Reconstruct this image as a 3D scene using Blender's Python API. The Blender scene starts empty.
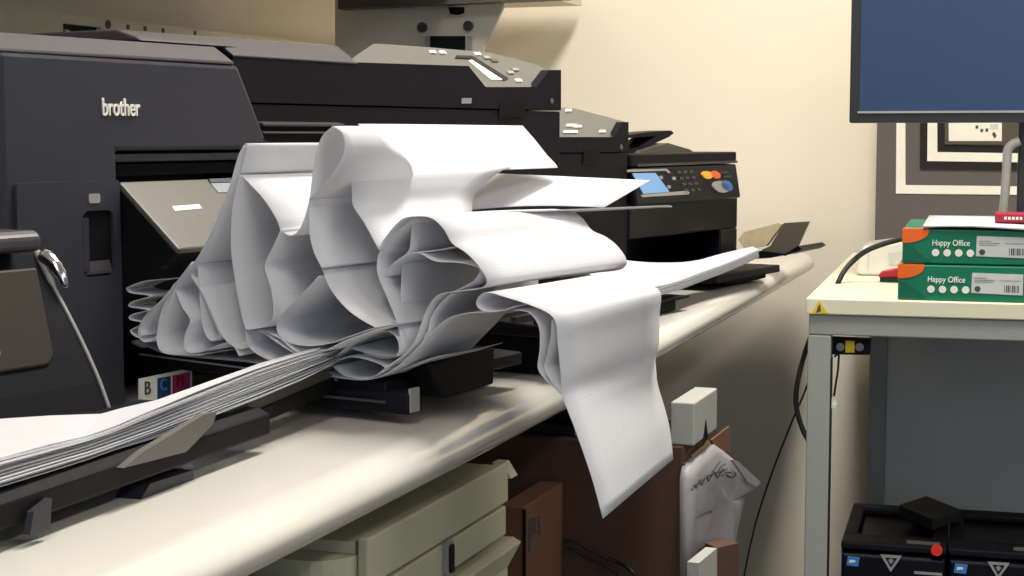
import bpy, math, random
import numpy as np
random.seed(7)
H = 1.02                      # camera height above the floor; modelling coordinates have the camera at the origin
# ------------------------------------------------------------------ camera model
FPX = 1650.; HZ = 135.; VX = 1100.
PITCH = math.atan((288-HZ)/FPX)
YAW = math.atan((VX-512)/(FPX/math.cos(PITCH)))
CF = np.array([math.cos(PITCH)*math.cos(YAW), math.cos(PITCH)*math.sin(YAW), -math.sin(PITCH)])
CR = np.array([math.sin(YAW), -math.cos(YAW), 0.])
CU = np.cross(CR, CF)
def V(*a): return np.array(a, float)
def ray(x, y): return CF + CR*(x-512)/FPX - CU*(y-288)/FPX
def onz(x, y, z): r = ray(x, y); return r*(z/r[2])
def onx(x, y, X): r = ray(x, y); return r*(X/r[0])
def ony(x, y, Y): r = ray(x, y); return r*(Y/r[1])
def onplane(x, y, P, n): r = ray(x, y); return r*(np.dot(P, n)/np.dot(r, n))

# ------------------------------------------------------------------ scene helpers
S = bpy.context.scene
col = S.collection
def lin(c):
    c /= 255.
    return c/12.92 if c <= .04045 else ((c+.055)/1.055)**2.4
def rgb(r, g, b): return (lin(r), lin(g), lin(b), 1)
MATS = {}
def mat(name, c, rough=.5, spec=.5, metal=0, noise=.06, nscale=60, bump=0, bscale=300, coat=0, trans=0, emit=None, alpha=1):
    m = bpy.data.materials.new(name); m.use_nodes = True
    nt = m.node_tree; b = nt.nodes['Principled BSDF']
    b.inputs['Roughness'].default_value = rough; b.inputs['Metallic'].default_value = metal
    b.inputs['Specular IOR Level'].default_value = spec
    b.inputs['Coat Weight'].default_value = coat
    base = rgb(*c)
    tc = nt.nodes.new('ShaderNodeTexCoord'); nz = nt.nodes.new('ShaderNodeTexNoise')
    nz.inputs['Scale'].default_value = nscale; nz.inputs['Detail'].default_value = 3
    nt.links.new(tc.outputs['Object'], nz.inputs['Vector'])
    mx = nt.nodes.new('ShaderNodeMix'); mx.data_type = 'RGBA'
    mx.inputs[6].default_value = tuple(v*(1-noise) for v in base[:3])+(1,)
    mx.inputs[7].default_value = tuple(min(1, v*(1+noise)) for v in base[:3])+(1,)
    nt.links.new(nz.outputs['Fac'], mx.inputs[0]); nt.links.new(mx.outputs[2], b.inputs['Base Color'])
    if bump:
        n2 = nt.nodes.new('ShaderNodeTexNoise'); n2.inputs['Scale'].default_value = bscale
        bp = nt.nodes.new('ShaderNodeBump'); bp.inputs['Strength'].default_value = bump; bp.inputs['Distance'].default_value = .002
        nt.links.new(tc.outputs['Object'], n2.inputs['Vector']); nt.links.new(n2.outputs['Fac'], bp.inputs['Height'])
        nt.links.new(bp.outputs['Normal'], b.inputs['Normal'])
    if trans:
        b.inputs['Transmission Weight'].default_value = trans
    if emit:
        b.inputs['Emission Color'].default_value = rgb(*emit[:3]); b.inputs['Emission Strength'].default_value = emit[3]
    MATS[name] = m
    return m

class MB:
    def __init__(s): s.v = []; s.f = []; s.m = []; s.uv = {}
    def add(s, vs, fs, mi=0):
        o = len(s.v); s.v += [np.array(p, float) for p in vs]
        for f in fs: s.f.append([i+o for i in f]); s.m.append(mi)
    def prism(s, bot, top, mi=0):
        n = len(bot)
        s.add(list(bot)+list(top), [list(range(n))[::-1], [n+i for i in range(n)]]+[[i, (i+1) % n, n+(i+1) % n, n+i] for i in range(n)], mi)
    def tube(s, pts, r, seg=8, mi=0, closed_ends=True):
        pts = [np.array(p, float) for p in pts]; n = len(pts); vs = []
        up = V(.13, .21, .97)
        for i, p in enumerate(pts):
            d = pts[min(i+1, n-1)]-pts[max(i-1, 0)]; d /= np.linalg.norm(d)
            a = np.cross(d, up); a /= np.linalg.norm(a); b = np.cross(d, a)
            rr = r[i] if isinstance(r, (list, tuple)) else r
            for k in range(seg):
                t = 2*math.pi*k/seg; vs.append(p+rr*(a*math.cos(t)+b*math.sin(t)))
        fs = [[i*seg+k, i*seg+(k+1) % seg, (i+1)*seg+(k+1) % seg, (i+1)*seg+k] for i in range(n-1) for k in range(seg)]
        if closed_ends: fs += [list(range(seg))[::-1], [(n-1)*seg+k for k in range(seg)]]
        s.add(vs, fs, mi)
    def build(s, name, mats, parent=None, bevel=0, seg=2, smooth=False, solid=0, flip=True):
        base = V(0, 0, 0) if parent is None else np.array(parent['_o'])
        me = bpy.data.meshes.new(name)
        me.from_pydata([tuple(p+V(0, 0, H)-base) for p in s.v], [], s.f)
        if not isinstance(mats, (list, tuple)): mats = [mats]
        for m in mats: me.materials.append(MATS[m])
        for p, mi in zip(me.polygons, s.m): p.material_index = mi; p.use_smooth = smooth
        if flip:
            import bmesh
            bm = bmesh.new(); bm.from_mesh(me); bmesh.ops.recalc_face_normals(bm, faces=bm.faces[:]); bm.to_mesh(me); bm.free()
        me.update()
        o = bpy.data.objects.new(name, me); col.objects.link(o)
        if parent is not None: o.parent = parent
        o['_o'] = list(base)
        if solid:
            md = o.modifiers.new('thick', 'SOLIDIFY'); md.thickness = solid; md.offset = 0
        if bevel:
            md = o.modifiers.new('bevel', 'BEVEL'); md.width = bevel; md.segments = seg; md.limit_method = 'ANGLE'; md.angle_limit = math.radians(40); md.harden_normals = False
        return o
class Frame:
    def __init__(s, O, ex, ey, ez=(0, 0, 1)): s.O = np.array(O, float); s.x = np.array(ex, float); s.y = np.array(ey, float); s.z = np.array(ez, float)
    def p(s, a, b, c): return s.O+s.x*a+s.y*b+s.z*c
    def box(s, mb, a0, a1, b0, b1, c0, c1, mi=0):
        q = [(a0, b0), (a1, b0), (a1, b1), (a0, b1)]
        mb.prism([s.p(a, b, c0) for a, b in q], [s.p(a, b, c1) for a, b in q], mi)
    def pxz(s, mb, poly, b0, b1, mi=0): mb.prism([s.p(a, b0, c) for a, c in poly], [s.p(a, b1, c) for a, c in poly], mi)
    def pyz(s, mb, poly, a0, a1, mi=0): mb.prism([s.p(a0, b, c) for b, c in poly], [s.p(a1, b, c) for b, c in poly], mi)
    def pxy(s, mb, poly, c0, c1, mi=0): mb.prism([s.p(a, b, c0) for a, b in poly], [s.p(a, b, c1) for a, b in poly], mi)
    def at(s, x, y, b):            # where the front plane y=b is at this spot -> (a, c)
        Q = onplane(x, y, s.O+s.y*b, s.y)-s.O
        return float(Q@s.x), float(Q@s.z)
    def side(s, x, y, a):          # on the side plane x=a -> (b, c)
        Q = onplane(x, y, s.O+s.x*a, s.x)-s.O
        return float(Q@s.y), float(Q@s.z)
W = Frame((0, 0, 0), (1, 0, 0), (0, 1, 0))
def tag(o, label=None, cat=None, group=None, kind=None):
    if label: o['label'] = label
    if cat: o['category'] = cat
    if group: o['group'] = group
    if kind: o['kind'] = kind
    return o
def thing(name, base, label, cat, group=None):
    o = bpy.data.objects.new(name, None); col.objects.link(o)
    o.location = (base[0], base[1], base[2]+H); o['_o'] = [base[0], base[1], base[2]+H]
    o.empty_display_size = .05
    return tag(o, label, cat, group)
def struct(mb, name, m, **k): return tag(mb.build(name, m, **k), kind='structure')
def one(mb, name, m, label, cat, group=None, **k): return tag(mb.build(name, m, **k), label, cat, group)
def decal(mb, P, n, px, th=.0008, mi=0, lift=.0004):     # thin plate lying on the plane (P, n)
    n = np.array(n, float); n /= np.linalg.norm(n)
    if np.dot(n, -P) < 0: n = -n
    q = [onplane(x, y, P, n) for x, y in px]
    mb.prism([p+n*lift*-1 for p in q], [p+n*th for p in q], mi)
def text(name, body, P, ex, ez, size, m, parent, align='LEFT', ext=.0006, xs=1.0, bold=0.):
    cu = bpy.data.curves.new(name, 'FONT'); cu.body = body; cu.size = size; cu.extrude = ext; cu.offset = bold; cu.align_x = align
    tmp = bpy.data.objects.new(name+'_tmp', cu); col.objects.link(tmp)
    bpy.context.view_layer.update()
    me = bpy.data.meshes.new_from_object(tmp.evaluated_get(bpy.context.evaluated_depsgraph_get()))
    bpy.data.objects.remove(tmp)
    ex = np.array(ex, float); ez = np.array(ez, float); ex /= np.linalg.norm(ex); ez /= np.linalg.norm(ez); nn = np.cross(ex, ez)
    base = np.array(parent['_o']) if parent is not None else V(0, 0, 0)
    for v in me.vertices:
        p = np.array(P)+ex*v.co.x*xs+ez*v.co.y+nn*v.co.z+V(0, 0, H)-base
        v.co = p
    me.materials.clear(); me.materials.append(MATS[m])
    o = bpy.data.objects.new(name, me); col.objects.link(o); o.parent = parent; o['_o'] = list(base)
    return o
def disc(mb, P, n, r, th=.002, seg=20, mi=0):
    n = np.array(n, float); n /= np.linalg.norm(n)
    a = np.cross(n, V(0, 0, 1) if abs(n[2]) < .9 else V(1, 0, 0)); a /= np.linalg.norm(a); b = np.cross(n, a)
    c = [np.array(P)+r*(a*math.cos(2*math.pi*k/seg)+b*math.sin(2*math.pi*k/seg)) for k in range(seg)]
    mb.prism([p-n*.0005 for p in c], [p+n*th for p in c], mi)
def catmull(pts, sub=6):
    pts = [np.array(p, float) for p in pts]; out = []
    P = [2*pts[0]-pts[1]]+pts+[2*pts[-1]-pts[-2]]
    for i in range(1, len(P)-2):
        for k in range(sub):
            t = k/sub
            out.append(.5*((2*P[i])+(P[i+1]-P[i-1])*t+(2*P[i-1]-5*P[i]+4*P[i+1]-P[i+2])*t*t+(3*P[i]-P[i-1]-3*P[i+1]+P[i+2])*t**3))
    out.append(pts[-1]); return out
def roundpoly(x0, x1, y0, y1, r, k=5):
    out = []
    for cx, cy, a in ((x1-r, y1-r, 0), (x0+r, y1-r, 90), (x0+r, y0+r, 180), (x1-r, y0+r, 270)):
        for i in range(k+1):
            t = math.radians(a+90*i/k); out.append((cx+r*math.cos(t), cy+r*math.sin(t)))
    return out

# ------------------------------------------------------------------ materials
mat('wall_paint', (238, 228, 208), .7, .3, noise=.02, nscale=8, bump=.08, bscale=220)
mat('far_room_paint', (140, 148, 160), .8, .3, noise=.02, nscale=8)  # grey-blue of the unseen walls, picked for cool bounce light
mat('floor_vinyl', (92, 92, 92), .5, noise=.1, nscale=20)
mat('ceiling_tile', (190, 194, 198), .9, noise=.04, nscale=30)
mat('laminate', (222, 217, 206), .16, .8, noise=.015, nscale=30, coat=.3)
mat('table_cream', (226, 220, 192), .45, noise=.02)
mat('frame_grey', (158, 160, 152), .45, noise=.03)
mat('panel_grey', (206, 205, 200), .6, noise=.04, nscale=200)
mat('printer_grey', (48, 48, 56), .45, .4, noise=.08, nscale=900, bump=.12, bscale=1200)
mat('printer_black', (14, 11, 20), .55, .2, noise=.1, nscale=700, bump=.1, bscale=1100)
mat('deep_black', (13, 12, 15), .6, .18)
mat('shell_black', (19, 18, 22), .75, .15, noise=.1, nscale=700)
mat('panel_dark', (62, 55, 49), .5, .3)
mat('gloss_black', (13, 11, 19), .32, .2)
mat('lid_grey', (66, 61, 65), .4, .5, noise=.04, nscale=500)
mat('panel_taupe', (86, 79, 69), .4, .5, noise=.04, nscale=400)
mat('console_grey', (100, 98, 93), .38, .5, noise=.03)
mat('edge_grey', (150, 148, 144), .4)
mat('silver', (190, 188, 184), .3, metal=.6)
mat('chrome', (200, 200, 200), .15, metal=1)
mat('white_print', (238, 234, 222), .5)
mat('white_plastic', (226, 224, 214), .4)
mat('lcd_blue', (110, 150, 190), .2, emit=(120, 160, 200, .35))
mat('glass_dark', (150, 156, 160), .12)
mat('btn_yellow', (236, 178, 40), .4); mat('btn_orange', (226, 96, 40), .4); mat('btn_blue', (52, 112, 186), .35)
mat('red_plastic', (190, 34, 40), .4); mat('crimson', (158, 16, 50), .45); mat('red_glow', (230, 50, 40), .4)
mat('yellow_label', (228, 196, 30), .5)
mat('magenta', (190, 60, 110), .5); mat('cyan_dark', (30, 70, 110), .5)
mat('green_card', (4, 116, 84), .4, .5, noise=.04); mat('green_dark', (3, 96, 72), .4)
mat('orange_card', (238, 104, 24), .4)
mat('label_grey', (204, 206, 202), .5); mat('ink', (70, 72, 72), .6)
mat('board_beige', (214, 204, 180), .6, noise=.03, nscale=40)
mat('rail_cream', (236, 228, 204), .5)
mat('plate_grey', (214, 206, 186), .45)
mat('drawer_cream', (196, 192, 162), .45, noise=.02)
mat('drawer_dark', (84, 82, 74), .5)
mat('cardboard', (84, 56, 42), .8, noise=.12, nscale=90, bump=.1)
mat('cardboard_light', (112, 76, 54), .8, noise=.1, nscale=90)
mat('tape_yellow', (190, 160, 90), .5)
mat('carton_white', (176, 174, 166), .6)
mat('bag_white', (158, 153, 153), .5, noise=.04, bump=.2, bscale=30)
mat('screen_blue', (40, 58, 84), .3, .5, noise=.05, nscale=6, emit=(34, 52, 82, .25))
mat('bezel', (38, 38, 44), .4)
mat('mount_taupe', (92, 86, 84), .7, noise=.04, nscale=80)
mat('frame_black', (26, 23, 26), .45)
mat('rubber', (22, 21, 22), .6)
mat('lamp_white', (250, 246, 236), .5, emit=(255, 246, 232, 2.))
mat('added_window_glow', (190, 210, 240), .3, emit=(190, 214, 255, 1.5))
mat('sticker_blue', (60, 130, 200), .3)
mat('magazine', (206, 186, 150), .5, noise=.25, nscale=60)
mat('cable_grey', (150, 146, 140), .35)
# paper: thin, two-sided, faintly translucent, with faint printed rows
def paper(name, c, lines):
    m = bpy.data.materials.new(name); m.use_nodes = True; nt = m.node_tree; N = nt.nodes; L = nt.links
    b = N['Principled BSDF']; b.inputs['Roughness'].default_value = .75; b.inputs['Specular IOR Level'].default_value = .25
    out = [n for n in N if n.type == 'OUTPUT_MATERIAL'][0]
    if lines:
        uv = N.new('ShaderNodeUVMap'); sx = N.new('ShaderNodeSeparateXYZ'); L.new(uv.outputs['UV'], sx.inputs[0])
        def math_(op, a, bb):
            n = N.new('ShaderNodeMath'); n.operation = op
            for i, q in enumerate((a, bb)):
                if isinstance(q, (int, float)): n.inputs[i].default_value = q
                else: L.new(q, n.inputs[i])
            return n.outputs[0]
        row = math_('LESS_THAN', math_('FRACT', math_('MULTIPLY', sx.outputs[0], 300.), 0), .42)
        blk = math_('GREATER_THAN', math_('FRACT', math_('MULTIPLY', sx.outputs[0], 1/.14), 0), .3)
        cola = math_('LESS_THAN', sx.outputs[1], .93); colb = math_('GREATER_THAN', sx.outputs[1], .06)
        gap = math_('GREATER_THAN', math_('ABSOLUTE', math_('SUBTRACT', sx.outputs[1], .42), 0), .012)
        msk = math_('MULTIPLY', math_('MULTIPLY', math_('MULTIPLY', row, blk), math_('MULTIPLY', cola, colb)), gap)
        mx = N.new('ShaderNodeMix'); mx.data_type = 'RGBA'
        mx.inputs[6].default_value = rgb(*c); mx.inputs[7].default_value = rgb(c[0]-lines, c[1]-lines, c[2]-lines)
        L.new(msk, mx.inputs[0]); L.new(mx.outputs[2], b.inputs['Base Color'])
    else: b.inputs['Base Color'].default_value = rgb(*c)
    tr = N.new('ShaderNodeBsdfTranslucent'); tr.inputs['Color'].default_value = rgb(*c)
    ms = N.new('ShaderNodeMixShader'); ms.inputs[0].default_value = .22
    L.new(b.outputs[0], ms.inputs[1]); L.new(tr.outputs[0], ms.inputs[2]); L.new(ms.outputs[0], out.inputs['Surface'])
    MATS[name] = m
paper('paper', (228, 227, 229), 5)
paper('paper_plain', (220, 220, 222), 0)

# ------------------------------------------------------------------ the room
YW = 1.45; XW = 3.55; ZC = 1.7; ZT = -.24
def wbox(name, m, *a):
    mb = MB(); W.box(mb, *a); return struct(mb, name, m)
wbox('floor', 'floor_vinyl', -3.2, XW+.1, -3.0, YW+.1, -H-.1, -H)
wbox('ceiling', 'ceiling_tile', -3.2, XW+.1, -3.0, YW+.1, ZC, ZC+.1)
wbox('wall_far', 'wall_paint', XW, XW+.1, -3.0, YW+.1, -H, ZC)
wbox('wall_left', 'wall_paint', -3.2, XW, YW, YW+.1, -H, ZC)
wbox('wall_right', 'far_room_paint', -3.2, XW, -3.1, -3.0, -H, ZC)
wbox('wall_near', 'far_room_paint', -3.3, -3.2, -3.1, YW+.1, -H, ZC)
# unseen window added behind the camera for cool fill light
mb = MB()
for a in ((-2.3, -.3, .1, .16), (-2.3, -.3, 1.34, 1.4), (-2.3, -2.24, .16, 1.34), (-.36, -.3, .16, 1.34), (-1.33, -1.27, .16, 1.34)): W.box(mb, -3.2, -3.15, a[0], a[1], a[2], a[3])
struct(mb, 'added_window', 'white_plastic', bevel=.004)
mb = MB(); W.box(mb, -3.198, -3.19, -2.24, -.36, .16, 1.34); struct(mb, 'added_window_pane', 'added_window_glow')
# ceiling lamps
LAMPS = [(2.0, .28), (-.4, .1), (-2.3, .2), (1.7, -1.8), (-.4, -1.8), (-2.3, -1.8)]
lab = ['nearest the far wall above the worktop edge', 'above the near end of the worktop', 'at the back of the aisle', 'near the right wall, far end', 'near the right wall, middle', 'near the right wall, back end']
for (lx, ly), lb in zip(LAMPS, lab):
    r = thing('ceiling_light', (lx, ly, ZC), 'flat white ceiling light panel '+lb, 'ceiling light', 'ceiling lights')
    mb = MB()
    for a in ((-.62, .62, -.17, -.15), (-.62, .62, .15, .17), (-.62, -.6, -.15, .15), (.6, .62, -.15, .15)):
        W.box(mb, lx+a[0], lx+a[1], ly+a[2], ly+a[3], ZC-.05, ZC)
    mb.build('lamp_frame', 'white_plastic', r)
    mb = MB(); W.box(mb, lx-.6, lx+.6, ly-.15, ly+.15, ZC-.03, ZC-.02); mb.build('diffuser', 'lamp_white', r)

# ------------------------------------------------------------------ worktop under the printers
EX = [-.9, 0, .5, .9, 1.25, 1.6, 2.0, 2.5, 3.0, 3.36, 3.41, 3.43]
EY = [.486, .486, .484, .484, .484, .488, .497, .511, .527, .538, .552, .585]
mb = MB(); prof = []
RH, RV = .032, .02
for k in range(13):
    t = math.pi/2-math.pi*k/12; prof.append((-RH*math.cos(t)+RH, ZT-RV+RV*math.sin(t)))
rows = []
xs = np.concatenate([np.linspace(-.9, 3.3, 43), np.linspace(3.34, 3.43, 8)])
for x in xs:
    ye = float(np.interp(x, EX, EY))
    sh = 1.0
    rows.append([V(x, YW-.01, ZT)]+[V(x, ye+dy, z) for dy, z in prof]+[V(x, YW-.01, ZT-2*RV)])
nn = len(rows[0]); vs = [p for r in rows for p in r]
fs = [[i*nn+k, i*nn+k+1, (i+1)*nn+k+1, (i+1)*nn+k] for i in range(len(rows)-1) for k in range(nn-1)]
fs += [list(range(nn)), [(len(rows)-1)*nn+k for k in range(nn)][::-1]]
fs += [[i*nn, (i+1)*nn, (i+1)*nn+nn-1, i*nn+nn-1] for i in range(len(rows)-1)]
mb.add(vs, fs)
wt = thing('worktop', (1.2, .95, ZT-.04), 'long white laminate worktop with rounded front edge carrying the row of printers', 'worktop')
o = mb.build('top', 'laminate', wt, smooth=True)
m_ = o.modifiers.new('es', 'EDGE_SPLIT'); m_.split_angle = math.radians(50)
for x, y in ((3.2, 1.12), (3.2, 1.40), (-.6, .75), (-.6, 1.38)):
    mb = MB(); W.box(mb, x-.02, x+.02, y-.02, y+.02, -H, ZT-.04); mb.build('leg', 'frame_grey', wt)
mb = MB()
disc(mb, V(3.02, .585, -.287), (0, 0, 1), .02, .008); mb.build('foot_bracket', 'rubber', wt)

# ------------------------------------------------------------------ frames of the printers
PSI = math.radians(11)
e1 = V(math.cos(PSI), -math.sin(PSI), 0); en = V(math.sin(PSI), math.cos(PSI), 0)
P1 = onz(112, 412, -.24); P1[2] = 0
F = Frame(P1, e1, en)

# ---- large grey printer (left)
pr = thing('printer', F.p(.06, .2, ZT), 'big dark grey printer with white logo lettering, the stack of folded paper spilling from it', 'printer')
mb = MB()
F.pxz(mb, [(-.115, ZT+.002), (-.115, .0665), (.176, .0655), (.214, 0), (.25, -.07), (.25, ZT+.002), (.222, ZT+.002), (.222, -.014), (.013, -.014), (.013, ZT+.002)], 0, .057)
F.box(mb, -.115, .0132, .057, .10, ZT+.002, .066); F.box(mb, -.115, .235, .10, .47, ZT+.002, .066); F.box(mb, .0132, .225, .057, .10, -.0139, .064)
mb.build('body', 'printer_grey', pr, bevel=.004)
mb = MB()
F.box(mb, .0135, .2215, .03, .099, ZT+.004, -.0145)
mb2 = MB(); F.box(mb2, .0138, .2212, .085, .0985, ZT+.003, -.0146); F.box(mb2, .0138, .2212, .02, .0985, -.036, -.026)
mb2.build('output_cavity', 'deep_black', pr)
mb = MB(); F.box(mb, .0138, .2212, .004, .05, -.0235, -.0165); mb.build('slot_lip', 'printer_grey', pr, bevel=.001)
mb = MB()
F.pyz(mb, [(.0006, .066), (.002, .069), (.024, .083), (.46, .086), (.46, .066)], -.115, .172)
mb.build('lid', 'lid_grey', pr, bevel=.003)  # paler grey than the body: light on the upward bevel put into colour
mb = MB()
F.pyz(mb, [(.05, .0865), (.056, .0905), (.08, .0975), (.4, .0975), (.4, .0865)], .098, .2375)
mb.build('feeder_cover', 'lid_grey', pr, bevel=.004)
# column cover with grip recess
mb = MB()
out_ = roundpoly(-.105, .0115, ZT+.006, -.0385, .004); inn = roundpoly(-.0335, .003, -.120, -.064, .007)
fr0 = [F.p(a, -.004, c) for a, c in out_]; fr1 = [F.p(a, 0, c) for a, c in out_]
in0 = [F.p(a, -.004, c) for a, c in inn]; in1 = [F.p(a, -.0008, c) for a, c in inn]
n_ = len(out_); vs = fr0+fr1+in0+in1
fs = []
for i in range(n_):
    j = (i+1) % n_
    fs += [[i, j, 2*n_+j, 2*n_+i], [i, n_+i, n_+j, j], [2*n_+i, 2*n_+j, 3*n_+j, 3*n_+i]]
mb.add(vs, fs)
cv = mb.build('cartridge_cover', 'printer_grey', pr)
mb = MB(); mb.add([F.p(a, -.0009, c) for a, c in inn], [list(range(n_))]); mb.build('grip_recess', 'deep_black', cv)
mb = MB(); F.pyz(mb, [(-.0035, -.118), (-.0035, -.1155), (-.001, -.107), (-.001, -.118)], -.030, .000); mb.build('grip_lip', 'lid_grey', cv)
mb = MB(); F.box(mb, -.0335, -.0265, -.0042, -.0010, -.115, -.07); mb.build('grip_edge', 'printer_grey', cv)
mb = MB()
F.pxz(mb, roundpoly(-.026, -.013, -.0575, -.0495, .002), -.0048, -.0038); mb.build('icon', 'edge_grey', cv)
text('logo_lettering', 'brother', F.p(-.0045, -.0006, .0168), e1, (0, 0, 1), .0215, 'white_print', pr, xs=.68, ext=.0008, bold=.0002)
# tilted control panel
da = V(*( -.068*en + V(0, 0, -.057))); da /= np.linalg.norm(da); pn = np.cross(da, e1); pn = pn if pn[2] > 0 else -pn
PO = F.p(.0145, 0, -.040)
FP = Frame(PO, e1, da, pn)
mb = MB(); FP.box(mb, 0, .15, 0, .0887, -.006, 0)
cp = mb.build('control_panel', 'panel_taupe', pr, bevel=.002)
mb = MB(); FP.pyz(mb, [(.0, -.0065), (.088, -.0065), (.082, -.028), (-.01, -.05)], .001, .149); mb.build('panel_housing', 'deep_black', cp)
mb = MB(); decal(mb, PO, pn, [(209, 182), (240, 181), (247, 192), (218, 193)]); mb.build('screen', 'glass_dark', cp)
mb = MB(); decal(mb, PO, pn, [(208, 180), (241, 179), (242, 183), (210, 183.5)], th=.0016); mb.build('screen_trim', 'printer_grey', cp)
mb = MB(); decal(mb, PO, pn, [(172, 206.5), (199, 204.5), (202, 208.5), (175, 211)], th=.0004); mb.build('logo_mark', 'white_print', cp)
# output tray
mb = MB()
ta_ = F.side(140, 350, .074); tb_ = F.side(386, 382, .074); dz_ = (tb_[1]-ta_[1])/(tb_[0]-ta_[0])
F.pyz(mb, [(.06, ta_[1]+dz_*(.06-ta_[0])), tb_, (tb_[0], tb_[1]-.012), (.06, ta_[1]+dz_*(.06-ta_[0])-.014)], .074, .30)
tr = mb.build('output_tray', 'printer_black', pr, bevel=.002)
mb = MB(); F.pyz(mb, [(ta_[0], ta_[1]-.003), (tb_[0]+.05, tb_[1]-dz_*-.05-.003), (tb_[0]+.05, tb_[1]-dz_*-.05-.0045), (ta_[0], ta_[1]-.0045)], .0725, .0745); mb.build('tray_rib', 'edge_grey', tr)
mb = MB()
F.pxz(mb, [F.at(x, y, -.262) for x, y in ((428, 366), (432, 377), (445, 398), (494, 384), (495, 347), (470, 350))], -.262, -.229); mb.build('tray_stop', 'deep_black', tr, bevel=.002)
mb = MB(); F.box(mb, .072, .089, -.262, -.13, ZT+.009, -.2125); F.box(mb, .089, .215, -.16, -.10, ZT+.009, -.2165)
cs = mb.build('paper_cassette', 'printer_black', pr, bevel=.002)
mb = MB(); F.box(mb, .074, .087, -.2635, -.261, ZT+.011, -.209); mb.build('lit_cassette_end', 'edge_grey', cs)  # lit front face of the black cassette, painted as a grey plate
mb = MB(); F.box(mb, .0700, .0725, -.24, -.08, -.2225, -.2205); mb.build('cassette_rail', 'lid_grey', cs)
mb = MB(); F.box(mb, .0705, .0725, -.178, -.172, -.221, -.214); mb.build('latch', 'yellow_label', cs)
# ink colour sign
mb = MB(); k0 = .0; F.pxz(mb, [F.at(*q, -.006) for q in ((140, 379), (192, 368), (192, 408), (140, 416))], -.006, -.004)
sg = mb.build('ink_sign', 'white_print', pr)
mb = MB(); F.pxz(mb, [F.at(*q, -.0068) for q in ((158, 378.5), (171, 376), (171, 408), (158, 410))], -.0066, -.006); mb.build('sign_square', 'cyan_dark', sg)
mb = MB(); F.pxz(mb, [F.at(*q, -.0068) for q in ((173, 375.5), (190, 372), (190, 404), (173, 408))], -.0066, -.006); mb.build('sign_square', 'magenta', sg)
a, c = F.at(144.5, 395, -.0068)
text('sign_letter', 'B', F.p(a, -.0064, c), e1, (0, 0, 1), .017, 'ink', sg, xs=.9)
text('sign_letter', 'C', F.p(F.at(160, 394, -.0068)[0], -.0070, c+.001), e1, (0, 0, 1), .015, 'sticker_blue', sg, xs=.9)
text('sign_letter', 'M', F.p(F.at(176, 392, -.0068)[0], -.0070, c+.002), e1, (0, 0, 1), .015, 'crimson', sg, xs=.9)

# ---- black device at the very left
F0 = Frame(P1+e1*0, e1, en)
pl = thing('printer', F.p(-.3, -.02, ZT), 'low dark printer cut by the left edge, with a grey tilted panel and hanging cable', 'printer')
mb = MB()
prof0 = [F.side(x, y, -.118) for x, y in ((34, 252), (45, 275), (58, 300), (71, 325), (84, 352), (97, 382), (108, 413))]
zb = prof0[-1][1]
F.pyz(mb, [(-.004, prof0[0][1])]+prof0+[(-.004, zb)], -.62, -.118)
F.box(mb, -.60, -.135, -.12, -.01, ZT+.002, zb+.004)
mb.build('body', 'shell_black', pl)
mb = MB(); mb.tube(catmull([F.p(-.116, b-.001, c) for b, c in prof0], 4), [.0032]*6+[.0015]*19, 8)
mb.build('cable', 'cable_grey', pl, smooth=True)
mb = MB()
t0, z0 = F.side(40, 229, -.125); t1, z1 = F.side(40, 250, -.125)
F.pyz(mb, [(.0-.004, z0), (t0-.01, z0), (t0-.016, z0-.004), (t0-.016, z1+.002), (t0-.008, z1), (-.004, z1)], -.62, -.138)
mb.build('lid', 'lid_grey', pl, bevel=.003)
# grey panel of that device
mb = MB()
ta, za = F.side(40, 264, -.13); tb, zb2 = F.side(50, 358, -.13)
ta -= .02; tb -= .03
dd = en*(tb-ta)+V(0, 0, zb2-za); Lp = np.linalg.norm(dd); dd /= Lp
np_ = np.cross(dd, e1); np_ = np_ if np_@en < 0 else -np_
FQ = Frame(F.p(-.152, ta, za), e1, dd, np_)
pol = [(-.4, 0), (0, 0)]+[(-.012+.012*math.cos(t), Lp-.012+.012*math.sin(t)) for t in np.linspace(0, math.pi/2, 6)]+[(-.4, Lp)]
FQ.pxy(mb, pol, -.010, 0)
gp = mb.build('control_panel', 'panel_dark', pl, bevel=.002)
mb = MB(); FQ.box(mb, -.12, -.052, .055, .062, 0, .0006); mb.build('logo_mark', 'edge_grey', gp)
# clip of cable
mb = MB(); q = [F.p(-.112, F.side(x, y, -.118)[0]-.004, F.side(x, y, -.118)[1]) for x, y in ((33, 256), (42, 262), (51, 274), (57, 288))]
mb.tube(catmull(q, 4), [.006, .0075, .0075, .007, .0065, .006, .006, .005, .005, .004, .004, .003, .002], 10)
mb.build('cable_clip', 'chrome', pl, smooth=True)

# its output tray in the left foreground
ft = Frame((0, 0, 0), (1, 0, 0), (0, 1, 0))
mb = MB()
ft.pyz(mb, [(.618, -.2385), (.618, -.222), (.628, -.217), (.74, -.2165), (.74, -.222), (.64, -.2385)], .70, 1.165)
mb.v = [p*.95 for p in mb.v]; ot = mb.build('output_tray', 'deep_black', pl, bevel=.002)
q = [ony(x, y, .59) for x, y in ((140, 501), (150, 484), (193, 470), (195.5, 497.5), (148, 503))]
mb = MB(); mb.prism(q, [p+V(0, .02, 0) for p in q]); mb.build('foot', 'printer_grey', ot)
q = [ony(x, y, .606) for x, y in ((205, 424), (322, 368), (336, 377), (206, 436))]
mb = MB(); mb.prism(q, [p+V(0, .03, .004) for p in q]); mb.build('tray_plate', 'panel_taupe', ot)
q = [ony(x, y, .602) for x, y in ((198, 437), (334, 378.5), (335, 391), (196, 452))]
mb = MB(); mb.prism(q, [p+V(0, .02, 0) for p in q]); mb.build('tray_arm', 'deep_black', ot)
mb = MB(); P_ = V(0, .612, 0)
Y_ = .612
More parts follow.
